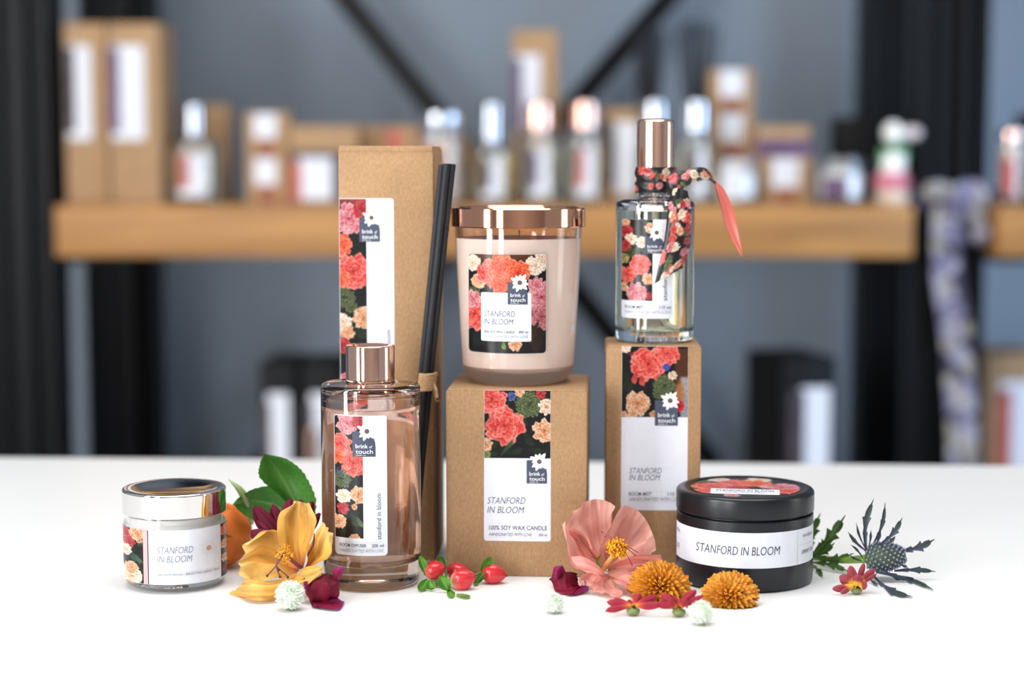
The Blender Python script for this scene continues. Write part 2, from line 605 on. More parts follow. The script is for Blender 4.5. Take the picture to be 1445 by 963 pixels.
def logo(S, x0, y0, x1, y1, dx, dy, dr, off, parent):
    """Slate square with a swept right shoulder, white daisy over its corner, two lines of small white letters."""
    w, h = x1 - x0, y1 - y0
    xs = np.concatenate([np.linspace(x0, x0 + .55 * w, 6), x0 + w * (0.55 + 0.45 * np.sin(np.linspace(0, np.pi / 2, 10)[1:]))])
    top = np.array([y0 if x <= x0 + .55 * w else y0 + .62 * h * (1 - math.sqrt(max(0, 1 - ((x - x0 - .55 * w) / (.45 * w)) ** 2))) for x in xs])
    V = S.map(np.repeat(xs, 2), np.stack([top, np.full(len(xs), y1)], 1).ravel(), off)
    patch = obj('logo_patch', V, [(2 * i, 2 * i + 1, 2 * i + 3, 2 * i + 2) for i in range(len(xs) - 1)], SLATE, parent, smooth=False)
    letters(S, [(('brink', x0 + .14 * w, x0 + .66 * w, y0 + .66 * h, .165 * h), dict(weight=-.001)), (('of', x0 + .72 * w, x0 + .86 * w, y0 + .66 * h, .11 * h), dict(shear=.2, weight=-0.0024)),
                (('touch', x0 + .14 * w, x0 + .88 * w, y0 + .875 * h, .165 * h), dict(weight=-.001)),
                (('candle co', x0 + .14 * w, x0 + .56 * w, y0 + .955 * h, .04 * h),)], off + 2e-5, WHITE_INK, parent, 'logo_lettering')
    daisy(S, dx, dy, dr, off + 3e-5, parent)


def daisy(S, dx, dy, dr, off, parent, pm=None, name='logo_daisy', line=True):
    off = off + (6e-5 if isinstance(S, Cyl) else 0)
    g = np.random.default_rng(3)
    for nm, grow, o2, mm in (('_outline', 0.55, 0, LINE_INK), ('', 0.0, 2e-5, pm or PETAL_INK)):
        if grow and not line:
            continue
        parts = []
        n = 11
        for k in range(n):
            a = 6.283 * k / n + .2
            L = dr * (0.86 + 0.16 * math.sin(k * 2.3)); wd = dr * .2
            t = np.linspace(0, 1, 9)
            prof = np.sin(np.pi * t ** .75) ** .7
            cx_, cy_ = dx + t * L * math.cos(a), dy + t * L * math.sin(a)
            wv = (wd + grow * .35) * prof + (grow * .3 if grow else 0)
            A_ = np.stack([cx_ - wv * math.sin(a), cy_ + wv * math.cos(a)], 1); B_ = np.stack([cx_ + wv * math.sin(a), cy_ - wv * math.cos(a)], 1)
            if grow:
                A_ = A_ + np.array([math.cos(a), math.sin(a)]) * grow * .6 * t[:, None]; B_ = B_ + np.array([math.cos(a), math.sin(a)]) * grow * .6 * t[:, None]
            Q = np.empty((18, 2)); Q[0::2] = A_; Q[1::2] = B_
            parts.append((S.map(Q[:, 0], Q[:, 1], off + o2 + k * 1e-6), [(2 * i, 2 * i + 1, 2 * i + 3, 2 * i + 2) for i in range(8)]))
        V, Fs = merge(parts)
        obj(name + nm, V, Fs, mm, parent, smooth=False)
    a = np.linspace(0, 6.283, 20, endpoint=False)
    V = S.map(np.append(dx + dr * .24 * np.cos(a), dx), np.append(dy + dr * .24 * np.sin(a), dy), off + 5e-5)
    obj(name + '_eye', V, [(i, (i + 1) % 20, 20) for i in range(20)], EYE_INK if line else mat('russet_eye_ink', '#c58f7f', .5, noise=.2, nscale=1500), parent, smooth=False)


# ------------------------------------------------------------------ petals and leaves from three ribs


def ribs(pts, Y0, base):
    out = []
    for p in pts:
        px, py, d = p
        if d is None:
            x, y = G(px, py); z = 0.0012
        else:
            y = Y0 + d; x, z = P(px, py, y)
            if z < 0.001:
                x, y = G(px, py); z = 0.0012
        out.append((x, y, z))
    return np.array(out) - np.array(base)


def sheet3(L, M, R, Y0, base, colf, nu=22, nv=17, wr=0.0006, seed=0, saw=0.0, sawn=12, thick=0.0, freq=6.0, tipround=0.0):
    g = np.random.default_rng(seed)
    l, m, r = (catmull(ribs(q, Y0, base), nu) for q in (L, M, R))
    if saw:
        u = np.linspace(0, 1, nu)[:, None]
        k = 1 + saw * ((u * sawn) % 1.0 - 0.5)
        l = m + (l - m) * k; r = m + (r - m) * k
    v = np.linspace(0, 1, nv)
    w0, w1, w2 = 2 * (v - .5) * (v - 1), -4 * v * (v - 1), 2 * v * (v - .5)
    V = l[:, None] * w0[None, :, None] + m[:, None] * w1[None, :, None] + r[:, None] * w2[None, :, None]
    U, VV = np.meshgrid(np.linspace(0, 1, nu), v, indexing='ij')
    if tipround:
        V = V - (V[-1:, :, :] - V[-4:-3, :, :]) * (tipround * (4 * (VV - .5) ** 2) ** 1.0 * U ** 6)[..., None]
    du = np.gradient(V, axis=0); dv = np.gradient(V, axis=1)
    N = np.cross(du, dv); N /= np.linalg.norm(N, axis=2)[..., None] + 1e-12
    h = np.zeros_like(U)
    for _ in range(5):
        h += np.sin(VV * freq * g.uniform(1.2, 4) + U * g.uniform(-3, 3) + g.uniform(0, 6)) * g.uniform(.3, 1)
    for _ in range(3):
        h += .6 * np.sin(U * g.uniform(5, 13) + VV * g.uniform(-5, 5) + g.uniform(0, 6))
    if wr >= .001:
        for _ in range(6):
            q = np.sin(VV * g.uniform(14, 34) + U * g.uniform(-9, 9) + g.uniform(0, 6))
            h += .34 * (1 - 2 * np.abs(q)) * (.4 + .6 * np.sin(U * g.uniform(3, 9) + g.uniform(0, 6)))
        h *= 1.5
    V = V + N * (h * wr / 2.2 * np.clip(U * 3, 0, 1) * (0.55 + .9 * np.abs(VV - .5)))[..., None]
    V[..., 2] = np.maximum(V[..., 2], 0.0006 - base[2])
    col = colf(U.ravel(), VV.ravel(), g)
    A = V.reshape(-1, 3)
    if thick:
        B = A - (N.reshape(-1, 3)) * thick
        n = len(A)
        f = gridf(nu, nv)
        f2 = [q[::-1] for q in gridf(nu, nv, n)]
        e = [(i, i + 1, n + i + 1, n + i) for i in range(nv - 1)] + [((nu - 1) * nv + i + 1, (nu - 1) * nv + i, n + (nu - 1) * nv + i, n + (nu - 1) * nv + i + 1) for i in range(nv - 1)]
        e += [((i + 1) * nv, i * nv, n + i * nv, n + (i + 1) * nv) for i in range(nu - 1)] + [(i * nv + nv - 1, (i + 1) * nv + nv - 1, n + (i + 1) * nv + nv - 1, n + i * nv + nv - 1) for i in range(nu - 1)]
        return np.vstack([A, B]), f + f2 + e, np.vstack([col, col])
    return A, gridf(nu, nv), col


def ramp(u, stops):
    xs = [s[0] for s in stops]; cs = np.array([hexc(s[1]) for s in stops])
    return np.stack([np.interp(u, xs, cs[:, i]) for i in range(3)], 1)


def petal_col(stops, vein=0.05, nv=26, vein_col=None):
    def f(u, v, g):
        c = ramp(u, stops)
        w = np.sin(v * nv + 1.5 * np.sin(u * 4 + g.uniform(0, 6)) * (v - .5) * 3 + g.uniform(0, 6))
        k = np.clip(w, 0, 1) ** 3 * vein
        c = c * (1 + .07 * np.sin(v * g.uniform(7, 12) + g.uniform(0, 6)) * np.sin(u * 3 + .4) + .04 * np.sin(v * g.uniform(17, 25) + u * 3 + g.uniform(0, 6)))[:, None]
        if vein_col is not None:
            return c * (1 - k[:, None] * 3) + hexc(vein_col) * k[:, None] * 3
        return c * (1 - k[:, None]) * (1 + vein * .4 * np.sin(u * 9 + v * 5 + g.uniform(0, 6)))[:, None]
    return f


def leaf_col(c0, c1, mid):
    def f(u, v, g):
        t = 0.5 + 0.5 * np.sin(u * 7 + v * 4 + g.uniform(0, 6))
        c = hexc(c0) * (1 - t[:, None]) + hexc(c1) * t[:, None]
        k = np.exp(-((v - .5) / .035) ** 2)[:, None] * np.clip(1.1 - u, 0, 1)[:, None]
        side = np.clip(np.sin((u * 1.0 + np.abs(v - .5) * .9) * 40), 0, 1)[:, None] ** 6 * .25
        return c * (1 - k - side * (1 - k)) + hexc(mid) * (k + side * (1 - k))
    return f


# ================================================================== SETTING
Z_FLOOR = -0.75
FLOOR_M = mat('concrete_floor', '#6a6762', 0.6, noise=0.12, nscale=3)
o = obj('floor', *bevel_box(-4.5, 4.5, -3.2, 4.2, Z_FLOOR - .1, Z_FLOOR, 0), FLOOR_M, smooth=False); o['kind'] = 'structure'
WALL_M = mat('grey_blue_wall_paint', '#7c8896', 0.5, spec=0.35, noise=0.05, nscale=1.2)
o = obj('wall_back', *bevel_box(-4.5, 4.5, 3.85, 3.95, Z_FLOOR, 2.9, 0), WALL_M, smooth=False); o['kind'] = 'structure'
FRONT_M = mat('cream_wall_paint', '#d2cac2', 0.7, noise=0.05, nscale=1.2)
o = obj('wall_front', *bevel_box(-4.5, 4.5, -3.3, -3.2, Z_FLOOR, 2.9, 0), FRONT_M, smooth=False); o['kind'] = 'structure'

# table: white slab turned a little, its far edge crossing the photo from (0, 645) to (1445, 657)
ax, ay = G(0, 645); bx, by = G(1445, 657)
trot = math.atan2(by - ay, bx - ax)
tc = ((ax + bx) / 2, (ay + by) / 2)
tab = thing('display_table', 'white table with a glossy top carrying the candles, bottles and flowers', 'table', (tc[0], tc[1], Z_FLOOR), trot)
hh = -Z_FLOOR
obj('table_top', *bevel_box(-0.66, 0.66, -1.38, 0.0, hh - .035, hh, 0.003, 3), WHITE_TOP, tab, sharp=40)
for sx in (-.6, .6):
    for sy in (-1.3, -.08):
        obj('leg', *bevel_box(sx - .03, sx + .03, sy - .03, sy + .03, 0, hh - .035, 0.003), WHITE_TOP, tab, sharp=40)

# ================================================================== SHELVING BEHIND
YS = 3.0
ZS = P(700, 290, YS)[1]; ZSB = P(700, 363, YS)[1]
WOOD = wood('oak_timber', '#8f6233', '#bd884a')
YB = 3.60


def bx(px0, px1, Y):
    return P(px0, 400, Y)[0], P(px1, 400, Y)[0]


x0, x1 = bx(79, 1288, YS)
bd = thing('shelf_board', 'long thick oak timber shelf board between the black steel posts', 'shelf', ((x0 + x1) / 2, YS, ZSB))
obj('board', *bevel_box(x0 - (x0 + x1) / 2, x1 - (x0 + x1) / 2, 0, .46, 0, ZS - ZSB, .004), WOOD, bd, sharp=40)
for s in (-1, 1):
    obj('bracket', *bevel_box(s * (x1 - x0) / 2 - .03 - s * .04, s * (x1 - x0) / 2 + .03 - s * .04, .05, .45, -.012, 0.0, .001), BLACK_ST, bd, sharp=40)
x2, x3 = bx(1407, 1640, YS)
bd2 = thing('shelf_board', 'short run of oak shelf board right of the ribbon-hung post', 'shelf', ((x2 + x3) / 2, YS, ZSB))
obj('board', *bevel_box(x2 - (x2 + x3) / 2, x3 - (x2 + x3) / 2, 0, .46, 0, ZS - ZSB, .004), WOOD, bd2, sharp=40)
obj('bracket', *bevel_box(x2 - (x2 + x3) / 2 + .01, x2 - (x2 + x3) / 2 + .07, .05, .45, -.012, 0, .001), BLACK_ST, bd2, sharp=40)
ZL = -0.335
for nm, a, b, lb in (('shelf_board', 79, 1288, 'lower shelf board carrying the black boxes, hidden behind the table edge'), ('shelf_board', 1407, 1640, 'lower shelf board carrying the kraft box at the right edge')):
    xa, xb = bx(a, b, YS)
    t = thing(nm, lb, 'shelf', ((xa + xb) / 2, YS, ZL - .08))
    obj('board', *bevel_box(-(xb - xa) / 2, (xb - xa) / 2, 0, .46, 0, .08, .004), WOOD, t, sharp=40)


def post(px0, px1, Y, label, dep=.12):
    xa, xb = bx(px0, px1, Y)
    xc, w = (xa + xb) / 2, (xb - xa)
    t = thing('steel_post', label, 'post', (xc, Y, Z_FLOOR), 0)
    H = 2.6
    f = .016
    obj('web', *bevel_box(-w / 2 + .012, w / 2 - .012, .03, .05, 0, H, .001), BLACK_ST, t, sharp=40)
    for s in (-1, 1):
        obj('flange', *bevel_box(s * w / 2 - (f if s > 0 else 0), s * w / 2 + (f if s < 0 else 0), 0, dep, 0, H, .003), BLACK_ST, t, sharp=40)
    for s in (-.17, .17):
        obj('rib', *bevel_box(s * w - .007, s * w + .007, .008, .03, 0, H, .003), BLACK_ST, t, sharp=40)
    obj('foot_plate', *bevel_box(-w / 2 - .02, w / 2 + .02, -.01, dep + .01, 0, .012, .001), BLACK_ST, t, sharp=40)


post(-38, 76, YS + .065, 'ribbed black steel post at the left end of the oak shelf')
post(1294, 1390, YS + .065, 'ribbed black steel post hung with a floral ribbon')
post(118, 216, YB, 'black steel post behind the two tall kraft boxes')
post(1216, 1290, YB, 'black steel post behind the pink and white ornament')


def brace(pxa, pya, pxb, pyb, Y, w, label):
    xa, za = P(pxa, pya, Y); xb, zb = P(pxb, pyb, Y)
    L = math.hypot(xb - xa, zb - za); a = math.atan2(zb - za, xb - xa)
    V, Fs = bevel_box(-.005, L, 0, .012, -w / 2, w / 2, .0015)
    V2, F2 = bevel_box(0, L, -.02, .0005, -w / 2, -w / 2 + .008, .001)
    V, Fs = merge([(V, Fs), (V2, F2)])
    R = np.array([[math.cos(a), 0, -math.sin(a)], [0, 1, 0], [math.sin(a), 0, math.cos(a)]])
    t = thing('diagonal_brace', label, 'brace', (xa, Y, za))
    obj('flat_bar', V @ R.T, Fs, BLACK_ST, t, sharp=40)
    for q in (.06, L - .06):
        v, f = lathe([(0, -.012), (.011, -.012), (.012, -.009), (.012, 0)], 6)
        v = np.asarray(v); v = np.stack([v[:, 0] + q, v[:, 2], v[:, 1]], 1)
        obj('bolt', v @ R.T, [k[::-1] for k in f], BLACK_ST, t, smooth=False)


brace(440, -64, 1010, 660, YB + .04, .046, 'black diagonal brace falling from upper left to lower right behind the shelf')
brace(990, -58, 360, 668, YB + .10, .046, 'black diagonal brace falling from upper right to lower left behind the shelf')

# ------------------------------------------------------------------ goods on the shelf


def card_box(name, label, cat, px0, px1, pyt, Y, depth, zb, rot=0.0, group=None, body=None, side_label=None, flap=True, pyb=None):
    """An upright carton: body, tuck flap on top, label sheets. side_label: list of (fx0, fx1, fz0, fz1, material, part name) in fractions."""
    xa, xb = bx(px0, px1, Y)
    zt = P(700, pyt, Y)[1]
    if isinstance(zb, tuple):
        zb = P(700, zb[0], Y)[1]
    w, h = xb - xa, zt - zb
    t = thing(name, label, cat, ((xa + xb) / 2, Y, zb), rot, group)
    body = body or KRAFT_B
    obj('carton', *bevel_box(-w / 2, w / 2, 0, depth, 0, h - .0008, .0015), body, t, sharp=40)
    if flap:
        obj('tuck_flap', *bevel_box(-w / 2 + .001, w / 2 - .001, .001, depth - .003, h - .0012, h, .0004), body, t, sharp=40)
    for i, (a, b, c, d, m, nm) in enumerate(side_label or []):
        obj(nm, *bevel_box(-w / 2 + a * w, -w / 2 + b * w, -.0008 - .0004 * i, .0004, c * h, d * h, 0), m, t, smooth=False)
    return t, w, h


def cap_bottle(name, label, px0, px1, pyt, pysh, capw, Y, glass, liquid, cap, lab=(.25, .8, .12, .62), art=DARK_PRINT, group=None, zb=None):
    """Round perfume bottle: glass with a heavy base, liquid, neck, tall cap, label with a floral strip."""
    xa, xb = bx(px0, px1, Y)
    zb = ZS if zb is None else zb
    R = (xb - xa) / 2
    zt, zs = P(700, pyt, Y)[1] - zb, P(700, pysh, Y)[1] - zb
    cr = capw * mpp(Y) / 2
    t = thing(name, label, 'bottle', ((xa + xb) / 2, Y, zb), 0, group)
    th = .0035
    pr = [(0, 0), (R - .003, 0)] + arc(R - .003, .003, .003, -90, 0, 4) + arc(R - .005, zs - .005, .005, 0, 90, 5) + [(cr * .8, zs + .001), (cr * .8, zs + .008), (cr * .6, zs + .008), (cr * .6, zs - .004), (R - th - .003, zs - .004), (R - th, zs - .008), (R - th, .012), (R - th - .003, .009), (0, .009)]
    obj('glass', *lathe(pr, 40), glass, t, sharp=35)
    obj('liquid', *lathe([(0, .0088), (R - th - .003, .0088), (R - th + .0003, .012), (R - th + .0003, zs * .86), (0, zs * .86)], 40), liquid, t, sharp=35)
    c = [(0, zs + .006), (cr, zs + .006), (cr, zt - .003)] + arc(cr - .003, zt - .003, .003, 0, 90, 4) + [(0, zt)]
    obj('cap', *lathe(c, 40), cap, t, sharp=35)
    a0 = math.asin((lab[0] - .5) * 1.9); a1 = math.asin((lab[1] - .5) * 1.9)

    def band(nm, u0, u1, z0, z1, off, m):
        a = np.linspace(a0 + (a1 - a0) * u0, a0 + (a1 - a0) * u1, 12)
        V = np.empty((24, 3))
        V[0::2] = np.stack([(R + off) * np.sin(a), -(R + off) * np.cos(a), np.full(12, z0)], 1)
        V[1::2] = np.stack([(R + off) * np.sin(a), -(R + off) * np.cos(a), np.full(12, z1)], 1)
        return obj(nm, V, [(2 * i, 2 * i + 2, 2 * i + 3, 2 * i + 1) for i in range(11)], m, t)
    lb = band('label', 0, 1, lab[2] * zs, lab[3] * zs * 1.25, .0004, PAPER)
    ar = band('floral_print', .0, .42, (lab[2] + .12) * zs, lab[3] * zs * 1.22, .0007, art)
    ar.parent = lb
    return t


def glass_candle(name, label, px0, px1, pyt, Y, wax, lid=None, art=None, group=None, fill=.7):
    xa, xb = bx(px0, px1, Y)
    R = (xb - xa) / 2
    H = P(700, pyt, Y)[1] - ZS
    t = thing(name, label, 'candle', ((xa + xb) / 2, Y, ZS), 0, group)
    top = H - (.012 if lid else 0)
    pr = [(0, 0), (R - .006, 0)] + arc(R - .006, .006, .006, -90, 0, 5) + [(R, top), (R - .003, top), (R - .003, .012), (0, .012)]
    obj('glass', *lathe(pr, 40), GLASS, t, sharp=35)
    obj('wax', *lathe([(0, .0118), (R - .0033, .0118), (R - .0033, top * fill), (0, top * fill)], 40), wax, t, sharp=35)
    if lid:
        obj('lid', *lathe([(0, top - .004), (R + .001, top - .004), (R + .001, H - .002), (R - .001, H), (0, H)], 40), lid, t, sharp=35)
    else:
        obj('wick', *tube([(0, 0, top * fill - .003), (.001, 0, top * fill + .012)], .0012, 6), TWINE_M, t)
    if art:
        a = np.linspace(-1.0, .1, 12)
        V = np.empty((24, 3))
        V[0::2] = np.stack([(R + .0005) * np.sin(a), -(R + .0005) * np.cos(a), np.full(12, H * .12)], 1)
        V[1::2] = np.stack([(R + .0005) * np.sin(a), -(R + .0005) * np.cos(a), np.full(12, H * .62)], 1)
        obj('label', V, [(2 * i, 2 * i + 2, 2 * i + 3, 2 * i + 1) for i in range(11)], art, t)
    return t


LABEL_T = [(.07, .62, .36, .88, PAPER, 'label'), (.02, .26, .40, .87, DARK_PRINT, 'floral_print')]
LABEL_T2 = [(.05, .70, .36, .88, PAPER, 'label'), (-.0, .22, .40, .87, PLUM_PRINT, 'floral_print')]
card_box('diffuser_carton', 'tall kraft carton at the left end of the shelf, farther from its silver-capped bottle', 'box', 98, 157, 33, 3.08, .11, ZS, -.0, 'tall cartons on the shelf', side_label=LABEL_T)
card_box('diffuser_carton', 'tall kraft carton just left of the silver-capped bottle on the shelf', 'box', 159, 231, 33, 3.06, .10, ZS, math.radians(-4), 'tall cartons on the shelf', side_label=LABEL_T2)
cap_bottle('mist_bottle', 'silver-capped clear bottle beside the tall kraft cartons', 241, 314, 148, 196, 26, 3.10, GLASS, LIQ_Y, STEEL_CAP, art=CORAL_PRINT)
card_box('kraft_carton', 'kraft carton standing behind the leftmost silver-capped bottle', 'box', 262, 325, 148, 3.22, .06, ZS)
small = [(.2, .72, .42, .97, PAPER, 'label'), (.3, .66, .04, .38, TAN_PRINT, 'floral_print')]
hm = P(700, 222, 3.08)[1]
card_box('tin_carton', 'small kraft carton topping the stack of two beside the floral gift box', 'box', 349, 410, 159, 3.08, .07, hm, 0, 'stacked small cartons', side_label=small)
card_box('tin_carton', 'small kraft carton at the bottom of the stack beside the floral gift box', 'box', 350, 409, 222, 3.08, .07, ZS, 0, 'stacked small cartons', side_label=small, pyb=222, flap=False)
t, w, h = card_box('gift_box', 'square floral-wrapped box with kraft lid and big white label', 'box', 412, 506, 178, 3.07, .095, ZS, math.radians(3), body=KRAFT_B,
                   side_label=[(.02, .98, .04, .68, DARK_PRINT, 'floral_wrap'), (.12, .62, .06, .60, PAPER, 'label'), (.0, .16, .06, .55, CORAL_PRINT, 'coral_print')])
card_box('kraft_carton', 'low kraft carton behind the tall front box, next to the floral gift box', 'box', 508, 545, 178, 3.16, .06, ZS, 0)
card_box('kraft_carton', 'low kraft carton with a pink print behind the tall front box', 'box', 546, 590, 178, 3.14, .06, ZS, 0, side_label=[(.05, .5, .1, .95, CORAL_PRINT, 'floral_print')])
glass_candle('jar_candle', 'large glass jar with shiny silver lid right of the tall front box', 592, 653, 160, 3.08, CREAM_M, STEEL_CAP, CORAL_PRINT, fill=.75)
card_box('kraft_carton', 'kraft carton with yellow print behind the large silver-lidded jar', 'box', 625, 660, 192, 3.2, .06, ZS, 0, side_label=[(.1, .8, .5, .95, mat('yellow_print', '#d9bd4a', .5, noise=.2), 'print')])
cap_bottle('mist_bottle', 'bright silver-capped bottle directly right of the large silver-lidded jar', 665, 722, 146, 205, 26, 3.08, GLASS, LIQ_Y, STEEL_CAP, group=None)
cap_bottle('mist_bottle', 'rose-capped bottle in front of the tall upright carton', 734, 786, 146, 188, 38, 3.08, GLASS, LIQ_Y, ROSE, art=PLUM_PRINT)
card_box('mist_carton', 'tall kraft carton rising behind the row of bottles', 'box', 723, 786, 43, 3.25, .075, ZS, math.radians(-3), side_label=[(.06, .62, .42, .86, PAPER, 'label'), (.0, .22, .42, .84, PLUM_PRINT, 'floral_print')])
cap_bottle('mist_bottle', 'rose-capped bottle right of the tall upright carton', 798, 850, 144, 186, 38, 3.08, GLASS, LIQ_Y, ROSE, art=CORAL_PRINT)
card_box('kraft_carton', 'kraft carton with dark stripe and white label left of the front mist bottle', 'box', 852, 900, 153, 3.12, .06, ZS, 0, side_label=[(.3, .95, .1, .86, PAPER, 'label'), (.02, .3, .2, .86, DARK_PRINT, 'floral_print')])
cap_bottle('mist_bottle', 'silver-capped bottle hidden behind the front mist bottle cap', 896, 948, 143, 190, 38, 3.10, GLASS, LIQ_Y, STEEL_CAP)
cap_bottle('mist_bottle', 'silver-capped bottle right of the front mist bottle, before the stacked cartons', 956, 1004, 143, 190, 34, 3.07, GLASS, LIQ_Y, STEEL_CAP)


def reed_diffuser(px, label, tips, Y):
    x, _ = P(px, 290, Y)
    t = thing('reed_diffuser', label, 'diffuser', (x, Y, ZS))
    R = .028
    obj('bottle', *lathe([(0, 0), (R - .003, 0), (R, .003), (R, .07), (R - .012, .082), (.011, .085), (.011, .1), (.008, .1), (.008, .084), (R - .014, .078), (R - .004, .066), (R - .004, .008), (0, .008)], 32), DARK_CARD, t, sharp=40)
    for a, b in tips:
        xt, zt = P(a, b, Y + rng.uniform(-.02, .02))
        obj('reed', *tube([((a - px) * .0001, 0, .012), (xt - x, rng.uniform(-.02, .02), zt - ZS)], .003, 7), REED_M, t)


reed_diffuser(915, 'dark reed diffuser behind the front mist bottle, its reeds fanned upward', [(894, 44), (899, 36), (905, 32), (910, 34), (914, 30), (919, 36), (924, 30), (930, 38), (936, 46)], 3.32)
reed_diffuser(985, 'dark reed diffuser behind the stacked cartons, reeds fanned wide', [(956, 42), (963, 34), (970, 30), (977, 33), (983, 28), (990, 31), (997, 28), (1005, 33), (1013, 40)], 3.32)
za, zb_ = P(700, 160, 3.16)[1], P(700, 225, 3.16)[1]
small2 = [(.22, .76, .38, .98, PAPER, 'label'), (.3, .7, .06, .32, TAN_PRINT, 'floral_print')]
card_box('tin_carton', 'small kraft carton on top of the stack of three right of the reeds', 'box', 1000, 1060, 98, 3.16, .07, za, 0, 'stack of three small cartons', side_label=small2)
card_box('tin_carton', 'small kraft carton in the middle of the stack of three right of the reeds', 'box', 1001, 1060, 160, 3.16, .07, zb_, 0, 'stack of three small cartons', side_label=small2, flap=False)
card_box('tin_carton', 'small kraft carton at the bottom of the stack of three, behind a white candle', 'box', 1000, 1060, 225, 3.16, .07, ZS, 0, 'stack of three small cartons', side_label=small2, flap=False)
glass_candle('glass_candle', 'white candle in clear glass below the stack of three cartons', 1010, 1066, 224, 3.05, WAX_W, None, PAPER)
t, w, h = card_box('kraft_carton', 'kraft carton with white label carrying the purple floral box', 'box', 1072, 1142, 222, 3.08, .07, ZS, 0, side_label=[(.22, .76, .36, .97, PAPER, 'label'), (.3, .7, .08, .32, TAN_PRINT, 'floral_print')], flap=False)
card_box('gift_box', 'purple floral box with kraft lid on top of a kraft carton', 'box', 1066, 1140, 178, 3.085, .075, P(700, 222, 3.08)[1], 0, side_label=[(.0, 1.0, .02, .6, PLUM_PRINT, 'floral_wrap')])
glass_candle('glass_candle', 'white candle in clear glass beside the pink and white ornament', 1152, 1216, 224, 3.05, WAX_W, None, PLUM_PRINT)
card_box('black_carton', 'black carton in the shade behind the white candle at the shelf end', 'box', 1178, 1238, 165, 3.2, .08, ZS, 0, body=DARK_CARD)

# pink and white ornament: tiered plaster piece with side bloom
xo, _ = P(1258, 290, 3.032)
orn = thing('tiered_ornament', 'small ornament with white top, green and pink tiers, at the shelf end', 'ornament', (xo, 3.032, ZS))
sc_ = mpp(3.032)
obj('pot', *lathe([(0, 0), (19 * sc_, 0), (23 * sc_, 8 * sc_), (22 * sc_, 20 * sc_), (0, 21 * sc_)], 32), CREAM_M, orn)
obj('pink_tier', *lathe([(0, 20 * sc_)] + [((22 + 3 * math.sin(k)) * sc_, (20 + 24 * k / 3.14) * sc_) for k in np.linspace(0, 3.14, 8)] + [(0, 45 * sc_)], 32), mat('rosy_glaze', '#d0788a', .4, noise=.1), orn)
obj('white_tier', *lathe([(0, 44 * sc_)] + [((16 + 3 * math.sin(k)) * sc_, (44 + 28 * k / 3.14) * sc_) for k in np.linspace(0, 3.14, 8)] + [(0, 72 * sc_)], 32), WAX_W, orn)
GREEN_G = mat('leaf_green_glaze', '#4f8a5e', .45, noise=.2)
for a in (-150, -30, 40, 150, 90):
    v, f = ball((17 * sc_ * math.cos(math.radians(a)), -6 * sc_, (64 + 5 * math.sin(a)) * sc_), 9 * sc_, 7, 12, (.7, .5, 1.4))
    obj('leaf', v, f, GREEN_G, orn)
v, f = ball((0, 0, 100 * sc_), 14 * sc_, 9, 16, (1, 1, 1.15)); obj('white_bloom', v, f, WAX_W, orn)
obj('stem', *tube([(0, 0, 70 * sc_), (0, 0, 92 * sc_)], 5 * sc_, 8), GREEN_G, orn)
v, f = ball((26 * sc_, 0, 100 * sc_), 13 * sc_, 9, 16, (1.1, .8, .75)); obj('side_bloom', v, f, mat('blush_glaze', '#dccfd2', .45, noise=.1), orn)
obj('side_stem', *tube([(2 * sc_, 0, 76 * sc_), (14 * sc_, 0, 86 * sc_), (24 * sc_, 0, 97 * sc_)], 3 * sc_, 8, 8), GREEN_G, orn)

# shelf end: floral ribbon over the front post
rib = thing('floral_ribbon', 'mauve and white floral ribbon tied round the right post and hanging down', 'ribbon', (P(1345, 290, YS)[0], YS + .03, Z_FLOOR))
g2 = np.random.default_rng(11)


def ribbon_band(pts, wd, nm, seed, ny=60):
    path = catmull(pts, ny)
    nv = 12
    T = np.gradient(path, axis=0); T /= np.linalg.norm(T, axis=1)[:, None]
    S_ = np.cross(T, np.array([0, -1.0, 0])); S_ /= np.linalg.norm(S_, axis=1)[:, None] + 1e-9
    v = np.linspace(-.5, .5, nv)
    V = path[:, None] + S_[:, None] * (v * wd)[None, :, None]
    V[..., 1] += .004 * np.sin(np.linspace(0, 20, ny))[:, None] * 1
    V = V.reshape(-1, 3)
    s = np.repeat(np.arange(ny) / ny * np.linalg.norm(np.diff(path, axis=0), axis=1).sum(), nv); vv = np.tile(v * wd, ny)
    A = Art(s * 900, vv * 900)
    A.C[:] = hexc('#3b3648')
    g = np.random.default_rng(seed)
    L = s.max() * 900
    for k in range(int(L * wd * 900 / 330)):
        A.bloom(g.uniform(0, L), g.uniform(-.5, .5) * wd * 900, g.uniform(8, 14), [('#6c6778', '#9a96a4', '#b4b0bc', '#d2d0d8'), ('#524c66', '#716a88', '#8a84a0', '#aaa6b8'), ('#736c60', '#989184', '#aaa498', '#ccc8be')][k % 3], seed=seed + k, layers=(1, .6, .3))
    n = len(V)
    W = np.vstack([V, V + np.array([0, .0012, 0])])
    obj(nm, W, gridf(ny, nv) + [q[::-1] for q in gridf(ny, nv, n)], SATIN, rib, col=np.vstack([A.C, A.C]))


def rp(px, py, d):
    x, z = P(px, py, YS + .065 + d)
    return np.array((x, YS + .065 + d, z)) - np.array(rib.location)


